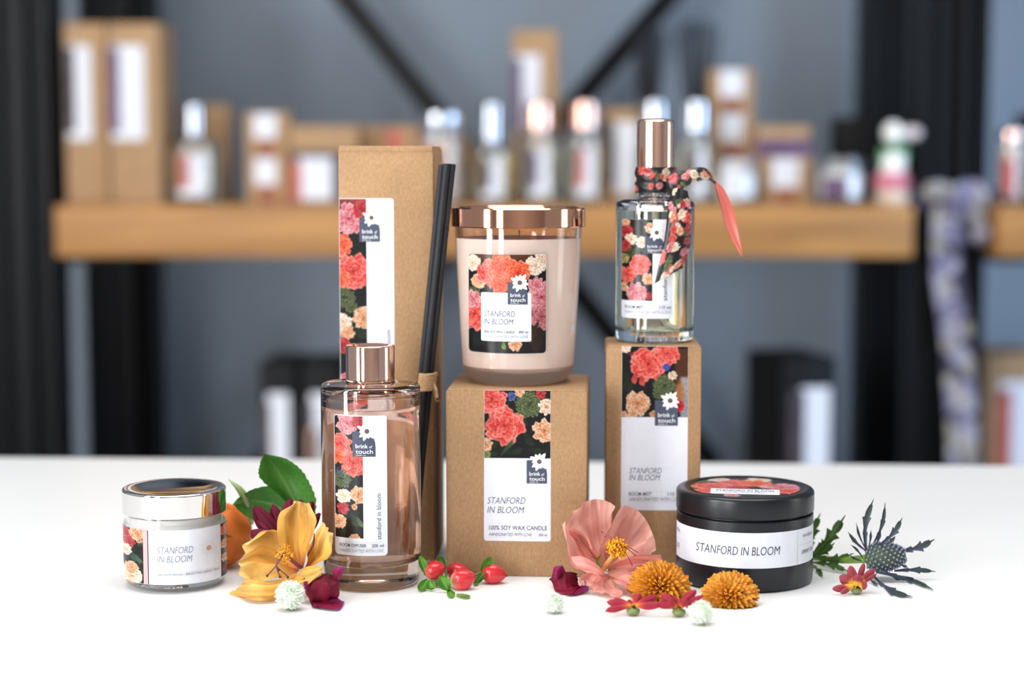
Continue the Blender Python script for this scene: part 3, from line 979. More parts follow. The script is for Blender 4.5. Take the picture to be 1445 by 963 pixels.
ribbon_band([rp(1296, 290, -.012), rp(1320, 276, -.016), rp(1345, 282, -.016), rp(1372, 274, -.016), rp(1394, 290, -.012)], 40 * mpp(YS), 'wrap', 5)
ribbon_band([rp(1348, 285, -.03), rp(1336, 320, -.035), rp(1340, 400, -.03), rp(1350, 480, -.028), rp(1356, 570, -.026), rp(1360, 690, -.026)], 44 * mpp(YS), 'hanging_tail', 9, 110)
ribbon_band([rp(1356, 290, -.03), rp(1378, 310, -.035), rp(1386, 345, -.03)], 24 * mpp(YS), 'short_tail', 21)
v, f = ball(rp(1350, 288, -.032), 16 * mpp(YS), 8, 14, (1.2, .7, .9)); obj('knot', v, f, mat('mauve_satin', '#5f5873', .4, noise=.3, nscale=60), rib)

# right of the post
glass_candle('floral_jar', 'pale pink floral jar at the right edge behind the ribbon post', 1404, 1440, 184, 3.1, CREAM_M, ROSE, CORAL_PRINT, fill=.9)
card_box('black_carton', 'black carton at the right edge of the photo beside the pale floral jar', 'box', 1444, 1500, 160, 3.15, .08, ZS, 0, body=DARK_CARD)
# lower shelf goods
lowlab = [(.22, .80, .0, .80, PAPER, 'label'), (.05, .30, .15, .74, DARK_PRINT, 'floral_print')]
card_box('black_carton', 'tall black carton with white label, left of its twin below the shelf', 'box', 364, 416, 512, 3.10, .17, ZL, math.radians(-3), 'black cartons on the lower shelf', body=DARK_CARD, side_label=lowlab)
card_box('black_carton', 'tall black carton with white label, right of its twin below the shelf', 'box', 424, 478, 512, 3.10, .17, ZL, math.radians(-3), 'black cartons on the lower shelf', body=DARK_CARD, side_label=lowlab)
cap_bottle('mist_bottle', 'rose-capped bottle in front of the pair of black cartons', 418, 456, 606, 655, 20, 3.045, GLASS, LIQ_Y, ROSE, zb=ZL)
card_box('black_carton', 'tall black carton with white label standing alone below the shelf at right', 'box', 1104, 1186, 505, 3.03, .17, ZL, math.radians(14), 'black cartons on the lower shelf', body=DARK_CARD,
         side_label=[(.34, .88, .0, .82, PAPER, 'label'), (.12, .42, .1, .8, DARK_PRINT, 'floral_print')])
card_box('kraft_carton', 'kraft carton with white label at the right edge below the shelf', 'box', 1394, 1480, 500, 3.22, .15, ZL, 0, body=KRAFT_B, side_label=[(.24, .9, .1, .82, PAPER, 'label'), (.2, .45, .1, .76, CORAL_PRINT, 'floral_print')])

# ================================================================== PRODUCTS ON THE TABLE
rotz_to_cam = lambda x, y: -math.atan2(x, y)
T0, T1 = 1.5e-4, 2.2e-4

# ---- tall kraft diffuser carton
Yt = 1.25
rt = math.radians(-4)
pxc = 546.0
xt = P(pxc, 500, Yt)[0]
tallbox = thing('diffuser_carton', 'tallest kraft carton on the table, half hidden by the rose glass bottle', 'box', (xt, Yt, 0), rt)
w = 133.5 * mpp(Yt); h = P(pxc, 206, Yt)[1]
dpt = .060
obj('carton', *bevel_box(-w / 2, w / 2, 0, dpt, 0, h - .0015, .0012), KRAFT, tallbox, sharp=40)
V, Fs = merge([bevel_box(-w / 2 + .0006, w / 2 - .0006, -.0004, dpt - .004, h - .0022, h, .0009), bevel_box(-w / 2 + .0006, w / 2 - .0006, -.0004, .0008, h - .004, h - .001, .0003)])
obj('tuck_flap', V, Fs, KRAFT, tallbox, sharp=40)
obj('side_seam', *bevel_box(w / 2 - .0004, w / 2 + .0005, .004, dpt - .004, .003, h - .006, .0002), KRAFT, tallbox, sharp=40)
S = Flat(pxc, Yt, 0, 0, rt)
lb = label_sheet(S, 479.5, 557, 280, 546, (0.3, 4, 4, .3), T0, PAPER, tallbox)


def art_tall(A):
    A.put(A.Y < 292, hexc('#9c4a44') + 0.05 * A.noise(8, 2)[:, None], .9)
    A.leaf(486, 348, 1.2, 12, 5, *DKG); A.leaf(508, 470, .6, 13, 6, *DKG)
    A.bloom(493, 309, 21, PINK, 31); A.bloom(512, 296, 13, RED, 8)
    A.bloom(480, 346, 17, CORAL_O, 14); A.bloom(499, 383, 25, CORAL, 5); A.bloom(478, 395, 15, CORAL_O, 12)
    A.tuft(487, 421, 15, GREEN, 2); A.tuft(496, 434, 9, GREEN, 3)
    A.bloom(513, 449, 15, PEACH, 4); A.bloom(484, 455, 12, CREAM, 6); A.bloom(490, 470, 10, PEACH, 9)
    A.bloom(482, 488, 12, RED, 16); A.leaf(500, 492, -.5, 14, 5, '#2e4630', '#4c6a4a')
    A.bloom(510, 520, 16, CORAL, 18); A.bloom(490, 545, 18, PINK, 19); A.bloom(505, 580, 18, CORAL, 20); A.tuft(490, 610, 14, GREEN, 21)


paint(S, 480, 518, 281, 540, (0, 0, 0, 0), T1, lb, art_tall)
logo(S, 508, 306.5, 537.5, 341.5, 525.5, 307.5, 14, T1 + 4e-5, lb)
letters(S, [(('stanford in bloom', 543, 466, 551.5, 6.6), dict(vertical=True, weight=-0.0015))], T1, INK, lb)

# ---- candle carton
Yb = 1.200
rb = math.radians(-3.5)
pxc = 728.5
cx_, _ = P(pxc, 700, Yb)
cbx = thing('candle_carton', 'square kraft carton carrying the rose-lidded candle', 'box', (cx_, Yb, 0), rb)
w = 200.5 * mpp(Yb); hbox = P(pxc, 550, Yb)[1]
dpt = .0925
obj('carton', *bevel_box(-w / 2, w / 2, 0, dpt, 0, hbox - .001, .0013), KRAFT, cbx, sharp=40)
V, Fs = merge([bevel_box(-w / 2 + .001, w / 2 - .001, .0003, dpt - .004, hbox - .0016, hbox, .0007)])
obj('tuck_flap', V, Fs, KRAFT, cbx, sharp=40)
S = Flat(pxc, Yb, 0, 0, rb)
lb = label_sheet(S, 683, 777, 551, 764, (0, 0, 4, 4), T0, PAPER, cbx)


def art_cbox(A):
    for k, (x, y, a) in enumerate([(690, 640, .3), (725, 638, -.2), (745, 620, 1), (700, 622, 2), (755, 636, .2), (735, 592, .8), (692, 606, 1.4), (765, 640, 2.4)]):
        A.leaf(x, y, a, 13, 4.5, '#1c261c', '#2f3f2c')
    A.bloom(694, 563, 20, CORAL, 41); A.bloom(712, 601, 27, CORAL, 42, .92)
    A.tuft(746, 571, 19, GREEN, 43, 60)
    A.bloom(771, 574, 11, CREAM, 44, layers=(1, .5)); A.bloom(763, 556, 7, RED, 45); A.bloom(733, 553, 7, PEACH, 46); A.bloom(722, 560, 6, ('#2b3c6a', '#4c62a0', '#6f83b8', '#a9b4d4'), 47, layers=(1, .5))
    A.bloom(768, 608, 16, PEACH, 48); A.bloom(686, 628, 9, PEACH, 49); A.bloom(687, 642, 5, ('#5c6b3b', '#8fa05c', '#a3b06f', '#c5cd98'), 50, layers=(1, .5))
    A.leaf(716, 632, -.9, 15, 3, '#2f4a2a', '#4a6a3e')


paint(S, 683.3, 776.7, 551.3, 647, (0, 0, 0, 0), T1, lb, art_cbox)
logo(S, 743, 649.5, 772, 682.5, 761, 651.5, 14.5, T1 + 4e-5, lb)
letters(S, [(('STANFORD', 687.5, 742.5, 711.5, 9.3), dict(shear=.2, weight=-0.0051)), (('IN BLOOM', 687.5, 740, 724.6, 9.3), dict(shear=.2, weight=-0.0051)),
            (('100% SOY WAX CANDLE', 690, 772, 748.2, 6.0), dict(weight=0.0093)), (('HANDCRAFTED WITH LOVE', 690, 751, 757, 4.6), dict(shear=.2, weight=-0.0024)), (('300 ml', 760, 772, 757, 4.0),)], T1, INK, lb)
rules(S, [(690, 739, 772, 739), (690, 750.2, 772, 750.2), (690, 759, 772, 759), (756, 750.2, 756, 759)], T1, INK_PALE, lb, .4)

# ---- blush glass candle on the carton
Yc = Yb + .047
pxk = 731.5
xk, _ = P(pxk, 540, Yc)
Rm = 90.5 * mpp(Yc)
zb = hbox
Z = lambda py: P(pxk, py, Yc)[1] - zb
candle = thing('glass_candle', 'blush glass candle with copper lid standing on the square carton', 'candle', (xk, Yc, zb), rotz_to_cam(xk, Yc))
ztop = Z(305)
Rlow = 79.0 * mpp(Yc)
zl = Z(512)


def Rk(z):
    return Rlow + (Rm - Rlow) * np.clip((np.asarray(z) - zl) / (ztop - zl), -.2, 1)


rb_ = .013
outer = [(0, 0.0006), (Rlow - rb_ - .006, 0), (Rlow - rb_, .0004)] + [(float(Rk(rb_)) - rb_ * (1 - math.sin(t)) , rb_ * (1 - math.cos(t))) for t in np.linspace(.15, np.pi / 2, 9)] + [(float(Rk(z)), z) for z in np.linspace(rb_ + .003, ztop, 8)]
inner = [(float(Rk(ztop)) - .0032, ztop)] + [(float(Rk(z)) - .0032, z) for z in np.linspace(ztop - .003, .016, 6)] + [(float(Rk(.01)) - .0045, .0125), (float(Rk(.01)) - .010, .0105), (0, .0095)]
obj('glass', *lathe(outer + inner, 96), GLASS_P, candle, sharp=40)
zw = Z(335)
wx = [(0, .0093), (float(Rk(.01)) - .010, .0103), (float(Rk(.01)) - .0044, .0124)] + [(float(Rk(z)) - .00315, z) for z in np.linspace(.016, zw, 8)] + [(0, zw)]
obj('wax', *lathe(wx, 96), WAX, candle, sharp=40)
obj('wick', *tube([(0, 0, zw - .002), (.0006, 0, zw + .005)], .0007, 6), TWINE_M, candle)
Rl = 94.3 * mpp(Yc)
l0, l1 = Z(319.5), Z(292.5)
obj('lid', *lathe([(0, l0 + .004), (Rl - .003, l0 + .004), (Rl - .003, l0), (Rl - .0006, l0), (Rl, l0 + .0006), (Rl, l1 - .0007), (Rl - .0007, l1), (Rl - .0035, l1), (Rl - .0045, l1 - .001), (0, l1 - .001)], 96), ROSE_C, candle, sharp=30)
S = Cyl(pxk, Yc, Rk, zb)
lb = label_sheet(S, 661.5, 770.5, 359, 500, (5, 5, 5, 5), T0, PAPER_GLOSS, candle, n=40)


def art_candle(A):
    A.put(np.clip((385 - A.Y) / 30, 0, 1), hexc('#94542f'), .8)
    A.leaf(760, 478, 1.9, 24, 8, '#2b2018', '#3f2c20'); A.leaf(672, 480, .3, 18, 8, '#16201a', '#27332a')
    A.bloom(668, 372, 11, CREAM, 60); A.bloom(676, 398, 10, PEACH, 61); A.tuft(669, 416, 10, GREEN, 62)
    A.bloom(755, 375, 15, CREAM, 63, .8); A.bloom(765, 366, 11, CREAM, 64)
    A.bloom(692, 386, 19, CORAL, 65); A.bloom(708, 378, 21, CORAL_O, 66); A.bloom(731, 385, 17, CORAL_O, 67); A.bloom(706, 402, 14, CORAL_O, 68)
    A.bloom(670, 445, 22, CORAL, 69); A.bloom(668, 424, 12, PINK, 70)
    A.bloom(764, 420, 22, PINK, 71); A.bloom(764, 448, 17, ('#8c3d48', '#b96b72', '#cd8c90', '#e4b9ba'), 72); A.bloom(756, 402, 11, PINK, 73)
    A.bloom(727, 487, 9, PEACH, 74); A.leaf(711, 489, 1.5, 6, 3, '#5c7a2c', '#86a348')
    A.leaf(752, 470, 2.0, 18, 4, '#3a2416', '#5a3a26')


paint(S, 661.8, 770.2, 359.3, 499.7, (5, 5, 5, 5), T1, lb, art_candle, PRINT_G)
pn = label_sheet(S, 679.5, 749.5, 413.5, 482.5, (2, 2, 2, 2), T1 + 1e-4, PAPER_GLOSS, lb, 'text_panel', n=20)
logo(S, 716.5, 398, 744.5, 430, 733.5, 399, 14.5, T1 + 2e-4, lb)
letters(S, [(('STANFORD', 683, 727, 447.5, 8.2), dict(weight=-0.0060, shear=.1)), (('IN BLOOM', 683, 724.5, 458.7, 8.2), dict(weight=-0.0060, shear=.1)),
            (('100% SOY WAX CANDLE', 683, 726.5, 471, 3.6), dict(weight=0.0057)), (('300 ml', 731.5, 745, 471, 3.6), dict(weight=0.0057))], T1 + 1.6e-4, INK, lb)
letters(S, [(('HANDCRAFTED WITH LOVE', 684, 745.5, 478, 4.2), dict(shear=.15, weight=-0.0037))], T1 + 1.6e-4, INK_SOFT, lb, 'small_lettering')
rules(S, [(683, 466, 746, 466), (683, 472.6, 746, 472.6), (729, 466, 729, 472.6)], T1 + 1.6e-4, INK_PALE, lb, .35)

# ---- mist carton
Ym = 1.236
rm = math.radians(-2.2)
pxc = 921.5
xm, _ = P(pxc, 650, Ym)
mbx = thing('mist_carton', 'narrow kraft carton carrying the ribbon-tied bottle, behind the black tin', 'box', (xm, Ym, 0), rm)
w = 134.5 * mpp(Ym); hm_ = P(pxc, 488, Ym)[1]
dpt = .064
obj('carton', *bevel_box(-w / 2, w / 2, 0, dpt, 0, hm_ - .001, .0012), KRAFT, mbx, sharp=40)
obj('tuck_flap', *bevel_box(-w / 2 + .001, w / 2 - .001, .0003, dpt - .004, hm_ - .0016, hm_, .0007), KRAFT, mbx, sharp=40)
S = Flat(pxc, Ym, 0, 0, rm)
lb = label_sheet(S, 876.5, 970, 489, 720.5, (0, 0, .5, .5), T0, PAPER, mbx)


def art_mbox(A):
    A.put(np.clip((A.X - 948) / 6, 0, 1) * np.clip((560 - A.Y) / 6, 0, 1) * np.clip((A.Y - 490) / 4, 0, 1), hexc('#7a4422'), .7)
    A.put(np.clip((A.X - 957) / 4, 0, 1) * np.clip((A.Y - 530) / 4, 0, 1), hexc('#b9bcc4'), .8)
    A.put(np.exp(-(((A.X - 958) / 7) ** 2 + ((A.Y - 558) / 20) ** 2) ** 3), hexc('#b27c4c'), .9)
    A.leaf(885, 540, 1.3, 18, 6, '#1a241b', '#2c3a2a'); A.leaf(905, 585, .2, 16, 5, '#1a241b', '#2c3a2a')
    A.bloom(882, 491, 7, CREAM, 80); A.leaf(893, 502, .4, 8, 4, '#6d2a28', '#8e3c38')
    A.bloom(914, 514, 25, CORAL, 81, .95); A.bloom(940, 499, 17, CORAL, 82, .9); A.leaf(895, 534, 1.8, 9, 4, '#b03a34', '#d8685e'); A.leaf(905, 538, 1.4, 8, 4, '#b03a34', '#d8685e')
    A.tuft(936, 545, 16, GREEN, 83, 60); A.tuft(928, 556, 8, GREEN, 84)
    A.bloom(939, 518, 5, ('#2b3c8a', '#3f58b0', '#5c74c4', '#8fa0d8'), 85, layers=(1, .5)); A.bloom(948, 530, 6, CREAM, 86, layers=(1, .5))
    A.bloom(899, 570, 17, PEACH, 87); A.bloom(893, 584, 7, PEACH, 88); A.bloom(880, 588, 7, PEACH, 89); A.bloom(921, 585, 5, PEACH, 92, layers=(1, .5))
    A.bloom(957, 573, 8, ('#8a1420', '#c22434', '#d83c46', '#e87a78'), 90, layers=(1, .6))


paint(S, 876.8, 969.7, 489.2, 589, (0, 0, 0, 0), T1, lb, art_mbox)
logo(S, 923.5, 565, 956, 601, 945, 565.5, 15, T1 + 4e-5, lb)
letters(S, [(('STANFORD', 888, 934.5, 668.8, 8.2), dict(shear=.2, weight=-0.0051)), (('IN BLOOM', 888, 932, 678.3, 8.2), dict(shear=.2, weight=-0.0051)),
            (('ROOM MIST', 888, 919.5, 700, 5.0), dict(weight=0.0084)), (('110 ml', 942.5, 961, 700, 5.0), dict(weight=0.0084)), (('HANDCRAFTED WITH LOVE', 888.5, 962, 707.5, 5.0), dict(shear=.2, weight=-0.0033))], T1, INK, lb)
rules(S, [(888, 694, 962, 694), (888, 702, 962, 702), (888, 709.6, 962, 709.6), (933, 694, 933, 702)], T1, INK_PALE, lb, .4)

# ---- mist bottle on the narrow carton
Yk = Ym + .033
pxk = 923.0
xk, _ = P(pxk, 480, Yk)
zb = hm_
Z = lambda py: P(pxk, py, Yk)[1] - zb
mist = thing('mist_bottle', 'clear room mist bottle with rose gold cap and floral ribbon on the narrow carton', 'bottle', (xk, Yk, zb), rotz_to_cam(xk, Yk))
R = 55.0 * mpp(Yk)
zs = Z(281)
pr = [(0, .0012), (R - .012, .0008), (R - .007, 0)] + arc(R - .004, .004, .004, -90, 0, 6) + arc(R - .004, zs - .004, .004, 0, 90, 6) + [(R - .018, zs + .0012), (.0125, zs + .0018), (.0118, zs + .003), (.0118, Z(262)), (.0085, Z(262)), (.0085, zs - .002), (R - .012, zs - .0035), (R - .006, zs - .0042), (R - .0026, zs - .008), (R - .0026, .0105), (R - .005, .0082), (0, .0078)]
obj('glass', *lathe(pr, 96), GLASS, mist, sharp=35)
zlq = Z(296)
obj('liquid', *lathe([(0, .0076), (R - .005, .008), (R - .00245, .0105), (R - .00245, zlq), (0, zlq)], 96), LIQ_Y, mist, sharp=35)
obj('dip_tube', *tube([(0, 0, Z(265)), (0, .001, .05), (.004, .002, .018), (.012, .003, .0095)], .0016, 10, 24), mat('white_plastic_tube', '#e8e9e4', .3, spec=.5, noise=.01), mist)
cr = 26.8 * mpp(Yk)
c0, c1 = Z(271), Z(169)
obj('cap', *lathe([(0, c0), (cr, c0), (cr, c1 - .0025)] + arc(cr - .0025, c1 - .0025, .0025, 0, 90, 6) + [(cr - .006, c1 + .0006), (0, c1 + .0012)], 64), ROSE, mist, sharp=35)
S = Cyl(pxk, Yk, R, zb)
lb = label_sheet(S, 877, 948.5, 310, 450, (2, 2, 3, 3), T0, PAPER_GLOSS, mist, n=30)


def art_mist(A):
    A.leaf(900, 345, 1.2, 14, 5, '#2a3a26', '#47583a'); A.leaf(915, 316, .8, 10, 4, '#2f3d2a', '#4c5f40'); A.leaf(884, 400, 1.2, 12, 5, *DKG)
    A.bloom(882, 314, 6, PEACH, 100); A.bloom(884, 328, 9, RED, 101); A.bloom(890, 338, 8, CREAM, 102); A.bloom(882, 348, 8, RED, 103); A.bloom(905, 342, 8, CREAM, 104)
    A.bloom(916, 322, 7, PEACH, 105); A.tuft(890, 357, 8, GREEN, 106, 30); A.bloom(880, 366, 7, ('#7a6a3a', '#a3934f', '#b8aa6a', '#d6cc98'), 107)
    A.bloom(903, 374, 14, CORAL, 108); A.bloom(884, 388, 12, CORAL, 109); A.bloom(914, 394, 8, PEACH, 110); A.bloom(898, 414, 14, PINK, 111); A.bloom(880, 406, 6, PEACH, 112); A.bloom(916, 418, 5, RED, 113)


paint(S, 877.2, 920, 310.2, 425, (1.5, 0, 0, 0), T1, lb, art_mist, PRINT_G)
logo(S, 909, 334, 936.5, 358, 925.5, 328.5, 13, T1 + 4e-5, lb)
letters(S, [(('stanford in bloom', 424.5, 345, 940.5, 6.0), dict(vertical=True, weight=0.0003)), (('ROOM MIST', 882, 908, 436.3, 4.4), dict(weight=0.0075)), (('110 ml', 930, 946, 436.3, 4.4), dict(weight=0.0075))], T1, INK, lb)
letters(S, [(('HANDCRAFTED WITH LOVE', 882, 946, 443.3, 4.2), dict(shear=.15, weight=-0.0033))], T1, INK_SOFT, lb, 'small_lettering')
rules(S, [(882, 431, 946, 431), (882, 438, 946, 438)], T1, INK_PALE, lb, .35)

# ribbon on the neck: printed one side, plain coral on the other
RIBN = obj('ribbon', *lathe([(.005, c0 + .006), (.006, c0 + .006), (.006, c0 + .008), (.005, c0 + .008), (.005, c0 + .006)], 12), mat('coral_satin', '#d0685c', .4, noise=.05), mist)


def ribbon_art(A, L, W, seed):
    g = np.random.default_rng(seed)
    pals = [CORAL, PINK, PEACH, RED, CREAM, CORAL, GREEN]
    n = int(L * W / 120) + 3
    for k in range(n):
        A.bloom(g.uniform(0, L), g.uniform(0, W), g.uniform(3.5, 7.5), pals[int(g.integers(0, 7))], seed * 50 + k, layers=(1, .62, .32))


def ribbon3(L, M, R_, nm, seed, nu=70, nv=26, back='#d2695d', flip_from=None, Y0=0.0, wr=.0004):
    b = np.array((xk, Yk, zb))
    l, m, r = (catmull(ribs(q, Y0, b), nu) for q in (L, M, R_))
    v = np.linspace(0, 1, nv)
    w0, w1, w2 = 2 * (v - .5) * (v - 1), -4 * v * (v - 1), 2 * v * (v - .5)
    V = l[:, None] * w0[None, :, None] + m[:, None] * w1[None, :, None] + r[:, None] * w2[None, :, None]
    du = np.gradient(V, axis=0); dv = np.gradient(V, axis=1)
    N = np.cross(du, dv); N /= np.linalg.norm(N, axis=2)[..., None] + 1e-12
    U, VV = np.meshgrid(np.linspace(0, 1, nu), v, indexing='ij')
    V = V + N * (wr * np.sin(VV * 9 + U * 5 + seed))[..., None]
    plen = np.linalg.norm(np.diff(m, axis=0), axis=1).sum() / mpp(1.24)
    wid = np.linalg.norm(l - r, axis=1).max() / mpp(1.24)
    A = Art(U.ravel() * plen, VV.ravel() * wid)
    ribbon_art(A, plen, wid, seed); A.finish()
    bc = np.tile(hexc(back), (nu * nv, 1)) * (1 + .04 * np.sin(VV.ravel() * 60))[:, None]
    n = nu * nv
    a_, b_ = V.reshape(-1, 3), (V + N * .00025).reshape(-1, 3)
    rz = -mist.rotation_euler.z
    W = np.vstack([a_, b_])
    W = np.stack([W[:, 0] * math.cos(rz) - W[:, 1] * math.sin(rz), W[:, 0] * math.sin(rz) + W[:, 1] * math.cos(rz), W[:, 2]], 1)
    c1_, c2_ = (A.C, bc) if not flip_from else (bc, A.C)
    return obj(nm, W, gridf(nu, nv) + [q[::-1] for q in gridf(nu, nv, n)], SATIN, RIBN, col=np.vstack([c1_, c2_]))


# band round the neck
rr = cr + .0007
na, nz = 120, 30
aa = np.linspace(0, 2 * np.pi, na); zz = np.linspace(Z(236), Z(272), nz)
ZZ = np.tile(zz, na); AA_ = np.repeat(aa, nz)
RR = rr + .0004 * np.sin(AA_ * 3 + ZZ * 900) + .0003
A = Art((AA_ * rr) / mpp(1.24), (zz.max() - ZZ) / mpp(1.24))
ribbon_art(A, 2 * np.pi * rr / mpp(1.24), 37, 3); A.finish()
obj('neck_band', np.stack([RR * np.sin(AA_), -RR * np.cos(AA_), ZZ], 1), [q[::-1] for q in gridf(na, nz)], SATIN, RIBN, col=A.C)
YR = Yk - .023
v, f = ball((0, 0, 0), 1, 16, 22)
kx, kz = P(955, 258, YR)
kp = v * np.array([.0068, .005, .0085]) * (1 + .10 * np.sin(v[:, 2] * 7 + v[:, 0] * 4))[:, None]
ang = .5
kp = np.stack([kp[:, 0] * math.cos(ang) + kp[:, 2] * math.sin(ang), kp[:, 1], -kp[:, 0] * math.sin(ang) + kp[:, 2] * math.cos(ang)], 1)
rz = -mist.rotation_euler.z
d = np.array((kx - xk, YR + .002 - Yk))
kp = kp + np.array((d[0] * math.cos(rz) - d[1] * math.sin(rz), d[0] * math.sin(rz) + d[1] * math.cos(rz), kz - zb))
A = Art(kp[:, 0] / mpp(1.24) + 40, kp[:, 2] / mpp(1.24)); A.C[:] = hexc('#1d1a20')
A.bloom(A.X.mean() - 4, A.Y.mean() + 6, 7, RED, 5); A.bloom(A.X.mean() + 5, A.Y.mean() - 8, 6, CORAL, 6)
obj('knot', kp, f, SATIN, RIBN, col=A.C)
ribbon3([(946, 268, -.003), (942, 300, -.010), (937, 345, -.012), (924, 400.5, -.014)], [(958, 266, -.006), (957, 302, -.012), (952, 345, -.014), (942, 390, -.015)], [(970, 270, -.001), (975, 300, -.008), (974, 345, -.009), (963, 379, -.011)], 'front_tail', 4, Y0=YR, flip_from=True)
ribbon3([(957, 246, -.003), (976, 238, -.004), (995, 238, .0), (1009, 254, .003)], [(958, 256, -.006), (978, 248, -.008), (998, 247, -.003), (1010, 257, .003)], [(960, 267, -.003), (980, 258, -.004), (998, 255, .001), (1010.5, 261, .003)], 'side_loop', 8, 50, 24, Y0=YR)
ribbon3([(1010, 256, .003), (1022, 267, .006), (1036, 300, .006), (1048.5, 361.5, .002)], [(1010, 258, .003), (1020, 280, .005), (1033, 318, .005), (1048, 362.5, .002)], [(1009.5, 260, .003), (1015, 285, .002), (1026, 325, .003), (1047.5, 362, .002)], 'side_tail', 12, 50, 16, Y0=YR, flip_from=True)

# ---- rose glass diffuser bottle
Yd = 1.184
pxk = 524.0
xk, _ = P(pxk, 700, Yd)
Z = lambda py: P(pxk, py, Yd)[1]
dif = thing('diffuser_bottle', 'rose glass diffuser bottle with rose gold collar standing on the table', 'bottle', (xk, Yd, 0), rotz_to_cam(xk, Yd))
R = 70.3 * mpp(Yd)
Rb = 67.6 * mpp(Yd)
zs = Z(540)
pr = [(0, .002), (Rb - .012, .0015), (Rb - .006, 0)] + arc(Rb - .004, .004, .004, -90, 0, 6) + [(R, .02), (R, zs - .003)] + arc(R - .003, zs - .003, .003, 0, 90, 6) + [(.020, zs + .0005), (.0165, zs + .0015), (.0155, zs + .004), (.0155, Z(510)), (.0125, Z(510)), (.0125, zs - .002), (R - .012, zs - .0035), (R - .006, zs - .0045), (R - .003, zs - .009), (R - .003, .020), (R - .006, .0165), (R - .012, .015), (0, .0155)]
obj('glass', *lathe(pr, 128), GLASS_R, dif, sharp=35)
zlq = Z(571)
obj('liquid', *lathe([(0, .0153), (R - .012, .0148), (R - .006, .0163), (R - .00285, .020), (R - .00285, zlq), (0, zlq)], 128), LIQ_R, dif, sharp=35)
cr = 34.7 * mpp(Yd)
c0, c1 = Z(535), Z(487)
obj('collar', *lathe([(.0128, c0 + .002), (.0128, c0), (cr - .0005, c0), (cr, c0 + .0005), (cr, c1 - .0008)] + arc(cr - .0008, c1 - .0008, .0008, 0, 90, 4) + [(cr - .004, c1), (cr - .0045, c1 - .0012), (0, c1 - .0012)], 96), ROSE, dif, sharp=30)
S = Cyl(pxk, Yd, R, 0)
lb = label_sheet(S, 472.5, 546.5, 587, 785, (4, 4, 5, 5), T0, PAPER_GLOSS, dif, n=36)


def art_dif(A):
    A.leaf(480, 606, 1.1, 9, 5, *DKG); A.leaf(500, 735, 1.1, 12, 5, '#2a3a2e', '#40523e'); A.leaf(508, 738, 1.0, 9, 3, '#4a6044', '#7f9468')
    A.bloom(491, 598, 15, PINK, 120); A.bloom(506, 596, 9, RED, 121); A.bloom(482, 628, 15, CORAL, 122); A.bloom(499, 654, 19, CORAL, 123); A.bloom(476, 646, 10, CORAL_O, 124)
    A.tuft(483, 678, 13, GREEN, 125); A.tuft(478, 668, 6, ('#2c3860', '#5264a0', '#7484b8', '#aab4d6'), 126, 14)
    A.bloom(506, 699, 12, PEACH, 127); A.bloom(485, 702, 10, CREAM, 128); A.bloom(484, 719, 8, RED, 129); A.bloom(478, 738, 10, PEACH, 130); A.bloom(500, 716, 4, PEACH, 132, layers=(1, .5))
    A.bloom(500, 761, 7, PEACH, 131); A.tuft(484, 755, 7, DKG + DKG, 133, 20)


paint(S, 473, 512.5, 588, 760.5, (3, 0, 0, 0), T1, lb, art_dif, PRINT_G)
logo(S, 498, 609.5, 530.5, 645, 518.5, 609, 15, T1 + 4e-5, lb)
letters(S, [(('stanford in bloom', 762, 697, 537.5, 6.4), dict(vertical=True, weight=-0.0015)), (('ROOM DIFFUSER', 479, 516.5, 773, 4.6), dict(weight=0.0066)), (('200 ml', 524, 541, 773, 4.6), dict(weight=0.0066))], T1, INK, lb)
letters(S, [(('HANDCRAFTED WITH LOVE', 479, 541, 780.5, 4.4), dict(shear=.15, weight=-0.0033))], T1, INK_SOFT, lb, 'small_lettering')
rules(S, [(479, 766.5, 541, 766.5), (479, 775, 541, 775)], T1, INK_PALE, lb, .35)

# ---- reeds tied with twine, leaning on the tall carton
Yr0, Yr1 = 1.232, 1.239
xr, _ = P(590, 790, Yr0)
reeds = thing('reed_bundle', 'bundle of black diffuser reeds tied with twine, leaning behind the rose bottle', 'reeds', (xr, Yr0, 0))


def rpt(px, py, Y):
    x, z = P(px, py, Y)
    return np.array((x - xr, Y - Yr0, z))


rrad = 4.7 * mpp(1.235)
tops = [(623.5, 233, 0.002), (630.5, 231, -.002), (638.5, 231.5, .001), (634.5, 231, .0062), (627, 232, .006)]
for i, (a, b, dy) in enumerate(tops):
    lo = rpt(574.0 + i * 1.2 + (a - 631) * .75, 800, Yr0 + dy * .9); lo[2] = .0
    obj('reed', *tube([lo, rpt(598 + (a - 631) * .85, 560, 1.236 + dy * .9), rpt(a, b, 1.2385 + dy - .004)], rrad, 12, 18), REED_M, reeds, sharp=40)
parts = []
th_ = np.linspace(0, 2 * np.pi * 7, 240)
c0_, c1_ = rpt(601.5, 551, 1.2375), rpt(604.5, 527, 1.2375)
cen = c0_ + (c1_ - c0_) * (th_ / th_.max())[:, None]
path = cen + np.stack([np.cos(th_) * 11.5 * mpp(1.235), np.sin(th_) * .0078, np.zeros(len(th_))], 1)
parts.append(tube(path, .0011, 7))
parts.append(tube([rpt(611, 540, 1.233), rpt(615, 550, 1.230), rpt(617.5, 562, 1.229)], [.0011, .0013, .0009], 7, 12))
parts.append(tube([rpt(612, 552, 1.232), rpt(616, 566, 1.229), rpt(622, 565, 1.229)], [.0004, .0003, .0002], 5, 12))
V, Fs = merge(parts)
obj('twine', V, Fs, TWINE_M, reeds, label='natural jute twine')

